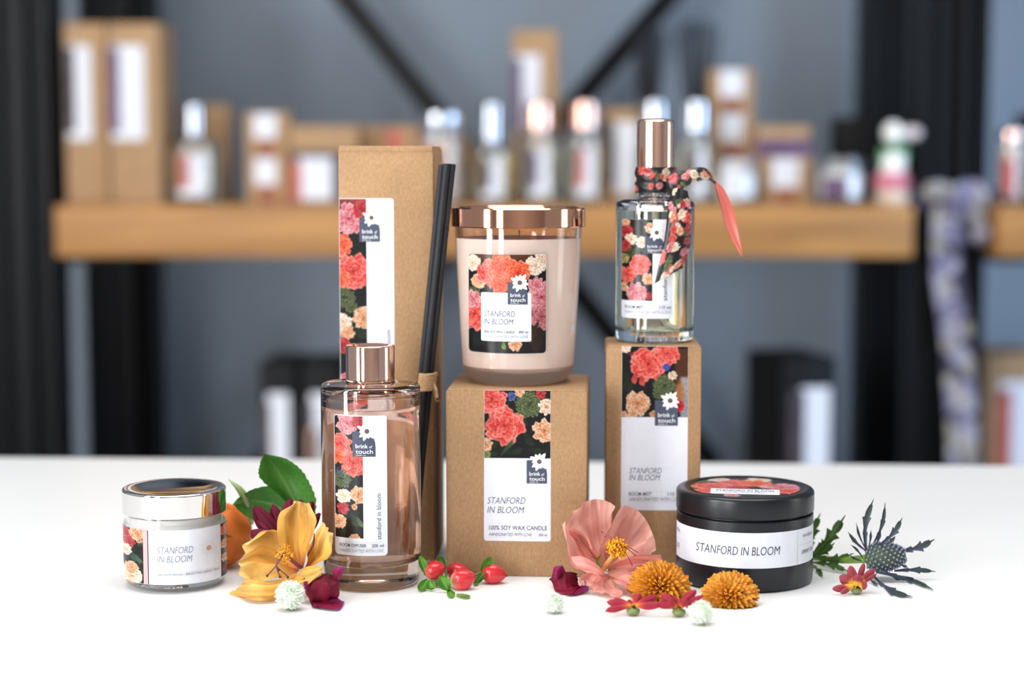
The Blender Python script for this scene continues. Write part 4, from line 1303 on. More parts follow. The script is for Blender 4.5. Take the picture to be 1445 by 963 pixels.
# ---- white candle jar with chrome lid
Yj = 1.182
pxk = 247.0
xk, _ = P(pxk, 760, Yj)
Z = lambda py: P(pxk, py, Yj)[1]
jar = thing('candle_jar', 'small white candle in clear glass with mirror chrome lid', 'candle', (xk, Yj, 0), rotz_to_cam(xk, Yj))
R = 72.2 * mpp(Yj)
zt = Z(722)
gp = [(0, .0012), (R - .014, .0009), (R - .009, 0)] + arc(R - .008, .008, .008, -90, 0, 8) + [(R, zt - .0065)] + arc(R - .0025, zt - .0065, .0025, 0, 80, 5) + [(R - .0028, zt + .002), (R - .0046, zt + .002), (R - .0046, zt - .003), (R - .0022, zt - .008), (R - .0022, .011), (R - .005, .0082), (0, .0075)]
obj('glass', *lathe(gp, 96), GLASS, jar, sharp=40)
obj('wax', *lathe([(0, .0073), (R - .005, .008), (R - .00215, .011), (R - .00215, zt - .008), (R - .00455, zt - .003), (R - .00455, zt + .0015), (0, zt + .0015)], 96), WAX_W, jar, sharp=40)
Rl = 73 * mpp(Yj)
l0, l1 = Z(722), Z(687)
obj('lid', *lathe([(0, l0 + .001), (Rl - .001, l0), (Rl, l0 + .001), (Rl, l1 - .0015)] + arc(Rl - .0015, l1 - .0015, .0015, 0, 90, 5) + [(Rl - .006, l1), (Rl - .014, l1 - .0013), (0, l1 - .0022)], 96), CHROME, jar, sharp=30)
S = Cyl(pxk, Yj, R, 0)
lb = label_sheet(S, 174.6, 319.4, 749.5, 826, (0, 0, 0, 0), T0, PAPER_GLOSS, jar, n=60)


def art_jar(A):
    A.leaf(190, 790, .7, 14, 5, '#2c4034', '#5a7a68'); A.leaf(196, 806, 1.2, 11, 5, *DKG)
    A.bloom(178, 758, 8, RED, 140); A.bloom(196, 757, 12, PEACH, 141); A.bloom(183, 770, 8, RED, 142); A.bloom(178, 782, 8, CREAM, 143); A.bloom(186, 818, 14, CREAM, 144); A.bloom(186, 806, 9, PEACH, 145); A.tuft(200, 768, 6, GREEN, 146, 20)


def art_jar_r(A):
    A.bloom(316, 760, 7, CORAL_O, 147); A.bloom(317, 780, 7, PEACH, 148); A.bloom(317, 800, 6, PEACH, 149); A.tuft(317, 790, 4, GREEN, 150, 12); A.bloom(318, 815, 5, RED, 151)


paint(S, 174.7, 203.5, 749.7, 825.8, (0, 0, 0, 0), T1, lb, art_jar, PRINT_G, res=.6)
paint(S, 311, 319.3, 749.7, 825.8, (0, 0, 0, 0), T1, lb, art_jar_r, PRINT_G, 'edge_print', res=.4)
label_sheet(S, 202.5, 208.2, 749.7, 825.8, (0, 0, 0, 0), T1 + 3e-5, mat('dusty_pink_stripe', '#d49a98', .4, noise=.03), lb, 'pink_stripe', n=6, th=3e-5)
label_sheet(S, 208.2, 209.8, 749.7, 825.8, (0, 0, 0, 0), T1 + 3e-5, mat('black_stripe', '#2a2828', .4, noise=.03), lb, 'dark_stripe', n=4, th=3e-5)
letters(S, [(('STANFORD', 221, 273, 782, 9.4), dict(shear=.18, weight=-0.0060)), (('IN BLOOM', 221, 271, 794.5, 9.4), dict(shear=.18, weight=-0.0060))], T1, INK_SOFT, lb)
letters(S, [(('100% SOY WAX CANDLE', 261, 297, 813.5, 3.6), dict(weight=0.0084)), (('100 ml', 300, 307.5, 813.5, 3.4),), (('HANDCRAFTED WITH LOVE', 221, 257, 813.5, 3.2), dict(weight=-0.0015))], T1, INK_SOFT, lb, 'small_lettering')
rules(S, [(219, 808.5, 308, 808.5), (219, 815.5, 258, 815.5), (259, 808.5, 259, 816), (298.5, 808.5, 298.5, 816)], T1, INK_PALE, lb, .35)
daisy(S, 294, 779, 15, T1, lb, mat('faint_petal_ink', '#d2d3da', .4, noise=.02), 'faint_daisy', False)

# ---- black tin
Yn = 1.196
pxk = 1050.5
xk, _ = P(pxk, 760, Yn)
Z = lambda py: P(pxk, py, Yn)[1]
tin = thing('candle_tin', 'round black candle tin with white wrap label and floral lid', 'candle', (xk, Yn, 0), rotz_to_cam(xk, Yn))
R = 96.8 * mpp(Yn)
zg = Z(719)
obj('body', *lathe([(0, 0), (R - .003, 0)] + arc(R - .003, .003, .003, -90, 0, 5) + [(R, zg - .0012)] + arc(R - .0012, zg - .0012, .0012, 0, 90, 4) + [(R - .003, zg), (R - .003, zg + .004), (0, zg + .004)], 128), BLACK_T, tin, sharp=40)
Rl = 97.6 * mpp(Yn)
l0, l1 = zg + .0011, Z(687)
obj('lid', *lathe([(R - .0045, l0), (Rl - .001, l0)] + arc(Rl - .001, l0 + .001, .001, -90, 0, 4) + arc(Rl - .003, l1 - .003, .003, 0, 90, 6) + [(Rl - .007, l1), (Rl - .008, l1 - .0006), (0, l1 - .0006)], 128), BLACK_T, tin, sharp=40)
S = Cyl(pxk, Yn, R, 0)
lb = label_sheet(S, 954.3, 1146.7, 753, 803, (0, 0, 0, 0), T0, PAPER, tin, n=70)
letters(S, [(('STANFORD IN BLOOM', 982, 1101, 784.5, 12.2), dict(shear=.1, weight=-0.0060))], T1, INK, lb)
letters(S, [(('SUPPORT', 1131, 1141, 789, 5.0), dict(weight=0.0084)), (('LOCAL', 1141.6, 1145.6, 789, 5.0), dict(weight=0.0084)), ], T1, INK, lb, 'side_lettering')
letters(S, [(('35 hr', 955.2, 959.6, 767, 5.5),)], T1, INK, lb, 'edge_lettering')
letters(S, [(('WWW.BRINK', 1132, 1145, 766, 4.6),)], T1, INK_SOFT, lb, 'small_lettering')
letters(S, [(('LOVE', 955.0, 959.0, 790, 7.5),)], T1, INK_SOFT, lb, 'edge_small_lettering')
rules(S, [(1125.5, 753.2, 1125.5, 802.8), (1126, 776, 1145.8, 776), (954.6, 777, 962, 777)], T1, INK_PALE, lb, .5)
# lid print: round floral disc with a white name band, reads from the front
D = Disc(R * .80, l1 - .0006)
n1, n2 = 46, 170
rr_, aa = np.meshgrid(np.linspace(0, 1, n1), np.linspace(0, 2 * np.pi, n2), indexing='ij')
U, W = (rr_ * np.cos(aa)).ravel(), (rr_ * np.sin(aa)).ravel()
A = Art(U * 78, W * 78)
A.leaf(-55, -45, 2.5, 26, 12, '#4a4a26', '#77773e'); A.bloom(-38, -56, 16, CREAM, 160); A.bloom(20, -62, 18, CREAM, 163); A.bloom(-12, -30, 27, CORAL, 161); A.bloom(14, -32, 24, CORAL_O, 162)
A.bloom(-48, 0, 28, CORAL, 164); A.bloom(52, -6, 28, PINK, 165); A.bloom(-10, 8, 16, RED, 166); A.bloom(62, 26, 20, CORAL, 167); A.bloom(-55, 35, 18, CORAL, 168); A.leaf(10, 62, .2, 24, 9, *DKG); A.bloom(-18, 66, 11, PINK, 169)
A.finish()
V = D.map(U, W, 2e-4)
fs = [q for q in gridf(n1, n2)]
ld = obj('lid_label', V, [q[::-1] for q in fs], PRINT_G, tin, smooth=False, col=A.C)
label_sheet(D, -.62, .62, .22, .72, (.03, .03, .03, .03), 3.4e-4, PAPER, ld, 'name_band', n=20, th=1e-4)
letters(D, [(('STANFORD IN BLOOM', -.52, .52, .50, .20), dict(weight=-0.0015))], 4e-4, INK, ld)
letters(D, [(('100% SOY WAX CANDLE', -.36, .36, .63, .07), dict(weight=-0.0015))], 4e-4, INK_SOFT, ld, 'small_lettering')

# ================================================================== FLOWERS


def flower(name, label, cat, px, py, group=None):
    x, y = G(px, py)
    t = thing(name, label, cat, (x, y, 0), 0, group)
    return t, np.array((x, y, 0.0))


def add_sheet(nm, parent, base, Y0, L, M, R_, colf, mat_=None, **kw):
    V, Fs, C = sheet3(L, M, R_, Y0, base, colf, **kw)
    return obj(nm, V, Fs, mat_ or PETAL, parent, col=C)


def pw(px, py, Y, base):
    x, z = P(px, py, Y)
    return np.array((x, Y, z)) - base


# ---- golden mallow flower
t, b = flower('mallow_flower', 'large golden mallow blossom beside the rose glass bottle', 'flower', 400, 846)
Y0 = 1.140
yc = petal_col([(0, '#b5563f'), (.10, '#d98a48'), (.25, '#e5aa48'), (.7, '#edb85c'), (1, '#f3c878')], .10, 36)
yc2 = petal_col([(0, '#d99f4c'), (.3, '#eab555'), (1, '#f3c878')], .10, 36)
add_sheet('petal', t, b, Y0, [(422, 803, 0), (396, 768, .004), (393, 735, .010), (412, 708, .018)], [(424, 803, .003), (420, 765, .015), (421, 732, .020), (422, 708, .022)], [(428, 803, 0), (438, 772, .004), (450, 738, .010), (438, 712, .020)], yc, nu=34, nv=25, wr=.0022, seed=1)
add_sheet('petal', t, b, Y0, [(423, 800, 0), (404, 768, .006), (376, 753, .008), (350, 771, .002)], [(422, 803, .006), (395, 788, .016), (366, 780, .012), (340, 792, .0)], [(421, 807, 0), (395, 816, -.004), (362, 817, -.007), (338, 813, -.007)], yc, nu=34, nv=25, wr=.0026, seed=2)
add_sheet('petal', t, b, Y0, [(420, 808, 0), (395, 815, -.004), (365, 816, -.007), (346, 820, -.009)], [(414, 822, -.009), (388, 834, -.014), (356, 834, -.014), (331, 836, None)], [(404, 830, -.009), (394, 848, None), (364, 851, None), (325, 840, None)], yc2, nu=30, nv=23, wr=.0019, seed=3)
add_sheet('petal', t, b, Y0, [(426, 803, -.002), (436, 801, -.008), (447, 798, -.010), (456, 800, -.012)], [(420, 812, -.006), (430, 815, -.013), (442, 812, -.014), (455, 803, -.013)], [(402, 830, -.009), (414, 830, -.016), (430, 823, -.017), (452, 806, -.014)], yc2, nu=26, nv=19, wr=.0015, seed=4)
add_sheet('petal', t, b, Y0, [(429, 803, 0), (436, 778, .0), (443, 757, .002), (456, 737, .002)], [(432, 803, .006), (447, 785, .006), (458, 768, .002), (463, 748, -.002)], [(434, 803, -.002), (456, 793, -.009), (469, 777, -.012), (467, 757, -.008)], yc, nu=28, nv=21, wr=.0020, seed=5)
parts, cc = [], []
g = np.random.default_rng(5)
for k in range(130):
    q = pw(402 + g.normal(0, 5.5), 783 + g.normal(0, 5.5), Y0 - .008 + g.normal(0, .003), b)
    v, f = ball(q, .0006, 5, 6); parts.append((v, f, np.tile(hexc(['#d99a2c', '#b8741c', '#e8b03c'][k % 3]), (len(v), 1))))
V, Fs, C = merge(parts); obj('anthers', V, Fs, PETAL_D, t, col=C, kind='stuff')
parts = [tube([pw(424, 801, Y0 + .001, b), pw(412, 792, Y0 - .006, b), pw(398, 780, Y0 - .01, b)], [.0015, .0012, .0006], 8, 10)]
parts += [tube([pw(399, 783, Y0 - .009, b), pw(390, 798, Y0 - .011, b), pw(x_, y_, Y0 - .010, b)], [.0005, .0004], 6, 10) for x_, y_ in ((377, 813), (379, 811), (395, 814), (393, 804), (406, 814))]
V, Fs = merge(parts); obj('style', V, Fs, mat('plum_style', '#7a3c4a', .5, noise=.1), t)
V, Fs = merge([ball(pw(x_, y_, Y0 - .011, b), .0009, 6, 8) for x_, y_ in ((377, 813), (395, 814.5), (393, 805), (406, 815))]); obj('stigma', V, Fs, mat('dark_stigma', '#3b1a22', .5, noise=.1), t)
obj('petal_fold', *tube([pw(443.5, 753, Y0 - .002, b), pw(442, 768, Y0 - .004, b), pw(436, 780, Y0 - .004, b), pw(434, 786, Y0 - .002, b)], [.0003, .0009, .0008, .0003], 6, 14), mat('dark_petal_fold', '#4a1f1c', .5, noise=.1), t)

# ---- pink mallow flower
t, b = flower('mallow_flower', 'large salmon pink mallow blossom leaning between the two kraft cartons', 'flower', 868, 838)
Y0 = 1.165
pc = petal_col([(0, '#c98a6e'), (.12, '#d79a84'), (.4, '#dd9d90'), (.8, '#e3a497'), (1, '#ecb3a4')], .085, 52, '#b56a66')
pc2 = petal_col([(0, '#d79a84'), (.4, '#e89a8e'), (1, '#f0b2a4')], .075, 48, '#cf7a74')
add_sheet('petal', t, b, Y0, [(848, 806, 0), (815, 800, -.010), (797, 775, -.009), (791.5, 737, 0)], [(848, 803, .006), (828, 786, .008), (812, 765, .008), (799, 748, .004)], [(850, 799, .006), (841, 772, .010), (824, 752, .010), (806, 744, .008)], pc2, nu=32, nv=23, wr=.0022, seed=11)
add_sheet('petal', t, b, Y0, [(847, 800, .004), (820, 770, .006), (803, 748, .008), (808, 722, .014)], [(850, 800, .012), (845, 765, .024), (840, 735, .028), (838, 705, .030)], [(853, 800, .008), (857, 765, .016), (868, 738, .020), (868, 715, .026)], pc, nu=36, nv=27, wr=.0024, seed=12)
add_sheet('petal', t, b, Y0, [(852, 800, .006), (846, 772, .002), (856, 740, .008), (875, 713, .014)], [(856, 799, .010), (876, 776, .022), (892, 752, .026), (908, 729, .026)], [(859, 800, .002), (884, 790, .006), (908, 784, .012), (926, 777, .018)], pc, nu=36, nv=27, wr=.0026, seed=13)
add_sheet('petal', t, b, Y0, [(856, 800, 0), (880, 786, .0), (905, 779, .004), (930, 786, .010)], [(858, 806, .002), (882, 806, -.002), (905, 808, -.001), (938, 805, .002)], [(856, 811, -.004), (872, 828, -.014), (892, 844, None), (918, 846, None)], pc2, nu=32, nv=25, wr=.0024, seed=14)
add_sheet('petal', t, b, Y0, [(848, 808, -.002), (832, 808, -.010), (822, 814, -.013), (816, 826, -.013)], [(853, 812, -.004), (846, 822, -.015), (840, 829, -.017), (832, 828, -.016)], [(860, 812, -.004), (872, 828, -.014), (878, 842, None), (864, 849, None)], pc2, nu=28, nv=23, wr=.0026, seed=15)
add_sheet('petal_fold', t, b, Y0, [(806, 786, -.012), (826, 787, -.017), (846, 799, -.014), (863, 814, -.007)], [(810, 796, -.015), (829, 801, -.020), (846, 809, -.016), (861, 815, -.008)], [(819, 804, -.013), (833, 809, -.016), (846, 813, -.013), (859, 817, -.007)], petal_col([(0, '#ef9f95'), (1, '#f0a89b')], .04, 18), nu=22, nv=15, wr=.0011, seed=16)
obj('style', *tube([pw(852, 803, Y0 + .002, b), pw(859, 793, Y0 - .008, b), pw(868, 780, Y0 - .016, b)], [.0021, .0017, .0012], 10, 12), mat('amber_style', '#dd9c5c', .5, noise=.15, nscale=200), t)
parts = []
g = np.random.default_rng(6)
for k in range(210):
    d = g.normal(0, 1, 3); d /= np.linalg.norm(d); d *= g.uniform(.6, 1.15)
    q = pw(871.5, 774, Y0 - .018, b) + d * np.array([.0066, .005, .0066])
    v, f = ball(q, g.uniform(.0006, .0009), 5, 6)
    parts.append((v, f, np.tile(hexc(['#e9a51f', '#d98a16', '#f0b934'][k % 3]), (len(v), 1))))
V, Fs, C = merge(parts); obj('anthers', V, Fs, PETAL_D, t, col=C, kind='stuff')
v, f = ball(pw(871.5, 774, Y0 - .017, b), .0045, 8, 12); obj('anther_core', v, f, mat('russet_core', '#9c4a20', .6, noise=.3, nscale=400), t)
parts = [tube([pw(871, 770, Y0 - .018, b), pw((871 + x_) / 2 + 2, (770 + y_) / 2 - 2, Y0 - .018, b), pw(x_, y_, Y0 - .014, b)], .00025, 5, 8) for x_, y_ in ((849, 751), (852, 757), (872, 755), (892, 798), (900, 780), (896, 784), (887, 778))]
parts += [ball(pw(x_, y_, Y0 - .014, b), .0006, 5, 6) for x_, y_ in ((849, 751), (872, 755), (892, 798), (896, 784))]
V, Fs = merge(parts); obj('stigma', V, Fs, mat('brown_stigma', '#7a3a2e', .6, noise=.1), t)
for q in ([(846, 802, -.001), (844, 790, 0), (850, 783, .002)], [(855, 808, -.006), (862, 804, -.006), (868, 803, -.004)]):
    m_ = q
    add_sheet('sepal', t, b, Y0, [(x_ - 3, y_ + 1, d_ - .002) for x_, y_, d_ in m_], m_, [(x_ + 3, y_ - 1, d_ - .002) for x_, y_, d_ in m_], leaf_col('#7d7a3c', '#90904a', '#a5a560'), LEAF, nu=10, nv=7, wr=.0003)

# ---- many-petalled heads


def mum(t, center, axis, R, n, psi0, psi1, c_in, c_tip, flat, wf, curl, seed, nm='bloom', lf=1.0, pointed=False, power=.62, inner_r=.35, mm=None, lean=0.0, cup=1.0):
    g = np.random.default_rng(seed)
    axis = np.asarray(axis, float); axis /= np.linalg.norm(axis)
    e1 = np.cross(axis, (0, 1, .3)); e1 /= np.linalg.norm(e1); e2 = np.cross(axis, e1)
    parts = []
    for k in range(n):
        tt = (k + .5) / n
        psi = math.radians(psi0 + (psi1 - psi0) * tt ** power); th = k * 2.39996 + g.uniform(-.12, .12)
        er = math.cos(th) * e1 + math.sin(th) * e2
        d = math.cos(psi) * axis * flat + math.sin(psi) * er
        pb = psi * (1 - lean)
        d0 = math.cos(pb) * axis * flat + math.sin(pb) * er
        tang = -math.sin(th) * e1 + math.cos(th) * e2
        dn = d / np.linalg.norm(d)
        nn = np.cross(tang, dn)
        nu, nv = 7, 5
        s = np.linspace(0, 1, nu)[:, None, None]; v = np.linspace(-1, 1, nv)[None, :, None]
        Rk_ = R * g.uniform(.93, 1.05) * lf
        wid = R * wf * g.uniform(.85, 1.15) * ((np.sin(np.pi * (s * .8 + .1)) ** .6) if not pointed else (np.sin(np.pi * np.clip(s * .93 + .06, 0, 1)) ** .9))
        if not pointed:
            wid = R * wf * np.sqrt(np.clip(1 - np.clip((s - .45) / .56, 0, 1) ** 2, .02, 1)) * (.55 + .45 * s)
        pos = d0 * (R * inner_r * (1 - s)) + d * (Rk_ * s) + axis * (curl * R * s * s * math.sin(psi)) + tang * (v * wid) + nn * (cup * R * wf * .55 * v * v * (.4 + .6 * s))
        V = pos.reshape(-1, 3) + center
        tcol = np.repeat(np.linspace(0, 1, nu), nv)[:, None]
        C = hexc(c_in) * (1 - tcol) + hexc(c_tip) * tcol
        C = C * (1 + g.uniform(-.07, .07))
        parts.append((V, gridf(nu, nv), C))
    V, Fs, C = merge(parts)
    lo = -(t.location.z) + .0004
    V[:, 2] = np.maximum(V[:, 2], lo)
    return obj(nm, V, Fs, mm or PETAL, t, col=C)


t, b = flower('chrysanthemum', 'domed orange chrysanthemum resting against the pink mallow', 'flower', 932, 850, 'orange chrysanthemums')
c_ = pw(932, 825, 1.140, b)
mum(t, c_ + np.array([0, .004, -.004]), (.05, -.66, .74), .0208, 320, 4, 106, '#ba6810', '#f4b849', .66, .088, -.05, 21, inner_r=.45, lean=.35, cup=-1.5, mm=MUM, power=.55)
v, f = ball(c_ + np.array([0, .006, -.006]), .0105, 9, 14); obj('receptacle', v, f, mat('amber_core', '#a35f12', .7, noise=.2, nscale=300), t)
obj('stem', *tube([c_ + np.array([0, .010, -.008]), c_ + np.array([0, .016, -.012])], .0018, 8), mat('green_stem', '#5f7a35', .5, noise=.15), t)
t, b = flower('chrysanthemum', 'tilted orange chrysanthemum lying against the black tin', 'flower', 1029, 856, 'orange chrysanthemums')
c_ = pw(1030, 838, 1.122, b)
mum(t, c_ + np.array([0, .002, -.003]), (-.20, -.70, .68), .0190, 270, 5, 104, '#c07216', '#f6bf56', .60, .098, -.05, 22, inner_r=.45, lean=.35, cup=-1.5, mm=MUM, power=.55)
v, f = ball(c_ + np.array([0, .004, -.005]), .0085, 9, 14); obj('receptacle', v, f, MATS['amber_core'], t)
obj('stem', *tube([c_ + np.array([.002, .008, -.006]), c_ + np.array([.003, .013, -.009])], .0018, 8), MATS['green_stem'], t)

for px_, py_, pyb, rpx, lab_, sd in ((408.5, 843, 863, 22.5, 'white globe amaranth bloom in front of the golden mallow', 31), (782.5, 851, 866.5, 15.5, 'white globe amaranth bloom in front of the square carton', 32), (990.5, 866, 883, 18.5, 'white globe amaranth bloom in front of the orange chrysanthemums', 33)):
    x_, y_ = G(px_, pyb + 1)
    R = rpx * mpp(y_)
    t = thing('globe_amaranth', lab_, 'flower', (x_, y_ + R * .45, 0), 0, 'white globe amaranths')
    c_ = np.array((0, 0, R * .98))
    mum(t, c_, (.1, -.5, .85), R, 230, 4, 172, '#d0ddcb', '#f5f9f2', .97, .125, .0, sd, 'bracts', pointed=True, power=.8, inner_r=.55)
    v, f = ball(c_, R * .72, 9, 14); obj('core', v, f, mat('pale_green_core', '#e0eadb', .7, noise=.1), t)
    obj('calyx', *lathe([(0, .0003), (R * .3, .0004), (R * .36, R * .16), (0, R * .3)], 14), MATS['green_stem'], t)

# ---- burgundy snapdragons
sc_ = petal_col([(0, '#4a0a1c'), (.5, '#6d0f28'), (1, '#8a1638')], .10, 16, '#a0184a')
sp_ = petal_col([(0, '#6d1030'), (.6, '#86184a'), (1, '#8a3a8a')], .06, 14)
t, b = flower('snapdragon_flower', 'dark burgundy snapdragon floret in front of the rose glass bottle', 'flower', 455, 862, 'burgundy snapdragon florets')
Y0 = 1.125
add_sheet('petal', t, b, Y0, [(444, 822, .008), (436, 816, .003), (428, 817, .0), (421, 821, .001)], [(444, 830, .004), (438, 827, -.001), (430, 826, -.002), (423, 824, .001)], [(444, 838, .006), (440, 838, .0), (434, 837, .0), (428, 832, .002)], sp_, PETAL_D, nu=14, nv=11, wr=.0005, seed=41)
add_sheet('petal', t, b, Y0, [(452, 812, .010), (440, 815, .004), (432, 832, .002), (437, 848, .001)], [(461, 810, .004), (456, 824, -.005), (454, 838, -.008), (453, 850, -.003)], [(474, 814, .008), (480, 822, .002), (481, 836, .0), (472, 847, .0)], sc_, PETAL_D, nu=24, nv=19, wr=.0012, seed=42, freq=7)
add_sheet('petal', t, b, Y0, [(470, 814, .004), (470, 806, .003), (476, 801, .003), (484, 800, .004)], [(473, 818, .0), (475, 812, -.001), (480, 806, .0), (485, 804, .003)], [(476, 820, .004), (480, 816, .003), (484, 811, .003), (486, 806, .004)], sp_, PETAL_D, nu=14, nv=11, wr=.0003, seed=43)
add_sheet('petal', t, b, Y0, [(440, 850, .002), (455, 849, -.004), (472, 845, -.003), (486, 852, .0)], [(440, 856, -.004), (455, 856, -.007), (472, 854, -.007), (485, 856, -.004)], [(440, 859, None), (455, 862, None), (472, 864, None), (480, 863, None)], sp_, PETAL_D, nu=20, nv=13, wr=.0006, seed=44)
add_sheet('petal', t, b, Y0, [(432, 840, .006), (436, 850, .003), (440, 856, .001), (444, 860, .001)], [(446, 838, .003), (452, 848, -.002), (456, 856, -.002), (458, 861, None)], [(470, 836, .007), (478, 846, .003), (482, 856, .002), (478, 862, None)], sc_, PETAL_D, nu=14, nv=11, wr=.0007, seed=45)
obj('tube', *tube([pw(452, 838, Y0 + .004, b), pw(455, 832, Y0 + .010, b), pw(458, 826, Y0 + .013, b)], [.0075, .006, .0035], 12, 10), mat('burgundy_tube', '#5c0d24', .5, noise=.15, nscale=200), t)

t, b = flower('snapdragon_flower', 'small burgundy snapdragon floret left of the pink mallow', 'flower', 802, 840, 'burgundy snapdragon florets')
Y0 = 1.165
add_sheet('petal', t, b, Y0, [(778, 818, .004), (780, 806, .003), (784, 799, .003), (790, 798, .004)], [(788, 822, -.001), (787, 812, -.003), (788, 804, -.002), (791, 799, .002)], [(800, 814, .005), (798, 808, .004), (796, 802, .004), (793, 799, .004)], sp_, PETAL_D, nu=16, nv=13, wr=.0004, seed=46)
add_sheet('petal', t, b, Y0, [(774, 818, .006), (779, 822, .003), (781, 832, .002), (786, 836, .001)], [(796, 808, .002), (797, 818, -.004), (798, 829, -.006), (800, 837, -.003)], [(815, 810, .006), (812, 818, .002), (816, 826, .0), (816, 832, .001)], sc_, PETAL_D, nu=20, nv=17, wr=.0009, seed=47, freq=7)
add_sheet('petal', t, b, Y0, [(796, 836, .0), (806, 826, -.004), (820, 826, -.003), (830, 830, .0)], [(797, 839, -.003), (808, 834, -.006), (820, 833, -.006), (831, 833, -.002)], [(799, 842, None), (808, 843, None), (822, 840, None), (829, 836, -.002)], sp_, PETAL_D, nu=18, nv=13, wr=.0005, seed=48)
add_sheet('petal', t, b, Y0, [(776, 816, .008), (780, 828, .006), (784, 838, .003), (790, 840, None)], [(792, 822, .006), (796, 832, .001), (799, 839, .0), (800, 841, None)], [(814, 812, .009), (816, 824, .006), (812, 836, .003), (808, 841, None)], sc_, PETAL_D, nu=14, nv=11, wr=.0006, seed=49)
obj('tube', *tube([pw(797, 824, Y0 + .003, b), pw(797, 820, Y0 + .009, b), pw(797, 816, Y0 + .012, b)], [.007, .0055, .003], 12, 10), MATS['burgundy_tube'], t)


# ---- petals laid out from a centre
def ray(nm, t, b, Y0, base_, tip, w_, colf, m=None, lift=.004, droop=0.0, seed=0, wr=.0004, nu=16, nv=11, wb=.45):
    bx_, by_, bd_ = base_; tx_, ty_, td_ = tip
    d = np.array((tx_ - bx_, ty_ - by_), float); L = np.linalg.norm(d); d /= L
    n = np.array((-d[1], d[0]))
    Ls, Ms, Rs = [], [], []
    for s, ww in ((0, wb), (.33, .9), (.68, 1.0), (.9, .62), (1.0, .12)):
        p = np.array((bx_, by_)) + d * L * s
        dd = bd_ + (td_ - bd_) * s
        k = w_ * ww / 2
        Ls.append((p[0] - n[0] * k, p[1] - n[1] * k, dd)); Rs.append((p[0] + n[0] * k, p[1] + n[1] * k, dd))
        Ms.append((p[0], p[1] + droop * s, dd + lift * ww))
    return add_sheet(nm, t, b, Y0, Ls, Ms, Rs, colf, m, nu=nu, nv=nv, wr=wr, seed=seed)


# burgundy bloom behind the golden mallow
t, b = flower('burgundy_flower', 'deep burgundy bloom half hidden behind the golden mallow', 'flower', 405, 815, None)
Y0 = 1.178
bc = petal_col([(0, '#3e071b'), (.5, '#5c0a28'), (1, '#720d31')], .16, 34, '#3c0518')
for k, (x_, y_, w_, dd) in enumerate([(410, 704, 22, .012), (441, 708, 24, .010), (358, 716, 24, .010), (384, 712, 18, .016), (354, 750, 24, .0), (364, 735, 20, .006), (425, 706, 22, .016), (452, 725, 18, .004), (372, 790, 22, -.004), (350, 768, 18, .002)]):
    ray('petal', t, b, Y0, (405, 778, .004 + k * .0004), (x_, y_, dd), w_, bc, PETAL_D, lift=-.004, seed=60 + k, wr=.0006, nu=18, nv=15)
v, f = ball(pw(405, 780, Y0 + .008, b), .008, 9, 14); obj('receptacle', v, f, MATS['burgundy_tube'], t)
obj('stem', *tube([pw(405, 780, Y0 + .008, b), pw(405, 798, Y0 + .012, b), np.array((0, .018, .0018))], .002, 8, 10), MATS['green_stem'], t)

# leafy sprig behind the flowers
t, b = flower('leaf_sprig', 'pair of serrated green leaves standing behind the flowers', 'leaf', 405, 812)
Y0 = 1.214
lc = leaf_col('#387226', '#4f8c36', '#86ad5c')
add_sheet('leaf', t, b, Y0, [(428, 742, .002), (398, 704, .0), (368, 676, -.008), (366, 655, -.010), (372, 641, -.006)], [(430, 740, .006), (412, 700, .008), (396, 672, .008), (384, 654, .002), (373, 641, -.005)], [(442, 742, .002), (446, 706, .002), (432, 672, .003), (408, 651, .001), (376, 641, -.005)], lc, LEAF, nu=50, nv=21, wr=.0007, seed=71, saw=.07, sawn=15)
add_sheet('leaf', t, b, Y0, [(428, 736, .006), (395, 690, .005), (362, 689, .004), (340, 700, .002), (329, 712, .0)], [(426, 744, .004), (392, 716, .006), (358, 707, .006), (342, 708, .003), (329, 713, .0)], [(424, 756, .004), (390, 748, .002), (356, 734, .002), (338, 722, .001), (330, 714, .0)], lc, LEAF, nu=50, nv=21, wr=.0007, seed=72, saw=.06, sawn=13)
obj('stem', *tube([pw(428, 742, Y0 + .006, b), pw(420, 775, Y0 + .006, b), np.array((.0, .004, .0015))], .0013, 8, 12), MATS['green_stem'], t)

# orange ranunculus bud behind the jar
R = .0222
Yq = 1.232
xq, _ = P(310, 757, Yq)
t = thing('ranunculus_bud', 'round orange ranunculus bud peeking out behind the chrome-lidded jar', 'flower', (xq, Yq, 0))
b = np.array((xq, Yq, 0.0))


def cap_petal(center, axis, spin, r, ang, colf, nm, seed, edge=0.0):
    axis = np.asarray(axis, float); axis /= np.linalg.norm(axis)
    e1 = np.cross(axis, (0, 0.3, 1)); e1 /= np.linalg.norm(e1); e2 = np.cross(axis, e1)
    nu, nv = 14, 30
    V = []
    for i in range(nu):
        ps = math.radians(ang) * i / (nu - 1)
        for j in range(nv):
            th = 2 * np.pi * j / (nv - 1)
            q = ps * (1 + .07 * math.sin(3 * th + seed))
            rr = r * (1 + .03 * (i / (nu - 1)) ** 3)
            V.append(center + rr * (math.cos(q) * axis + math.sin(q) * (math.cos(th) * e1 + math.sin(th) * e2)))
    U = np.repeat(np.linspace(0, 1, nu), nv); VV = np.tile(np.linspace(0, 1, nv), nu)
    V = np.array(V); V[:, 2] = np.maximum(V[:, 2], .0005)
    return obj(nm, V, gridf(nu, nv), PETAL, t, col=colf(U, VV, np.random.default_rng(seed)))


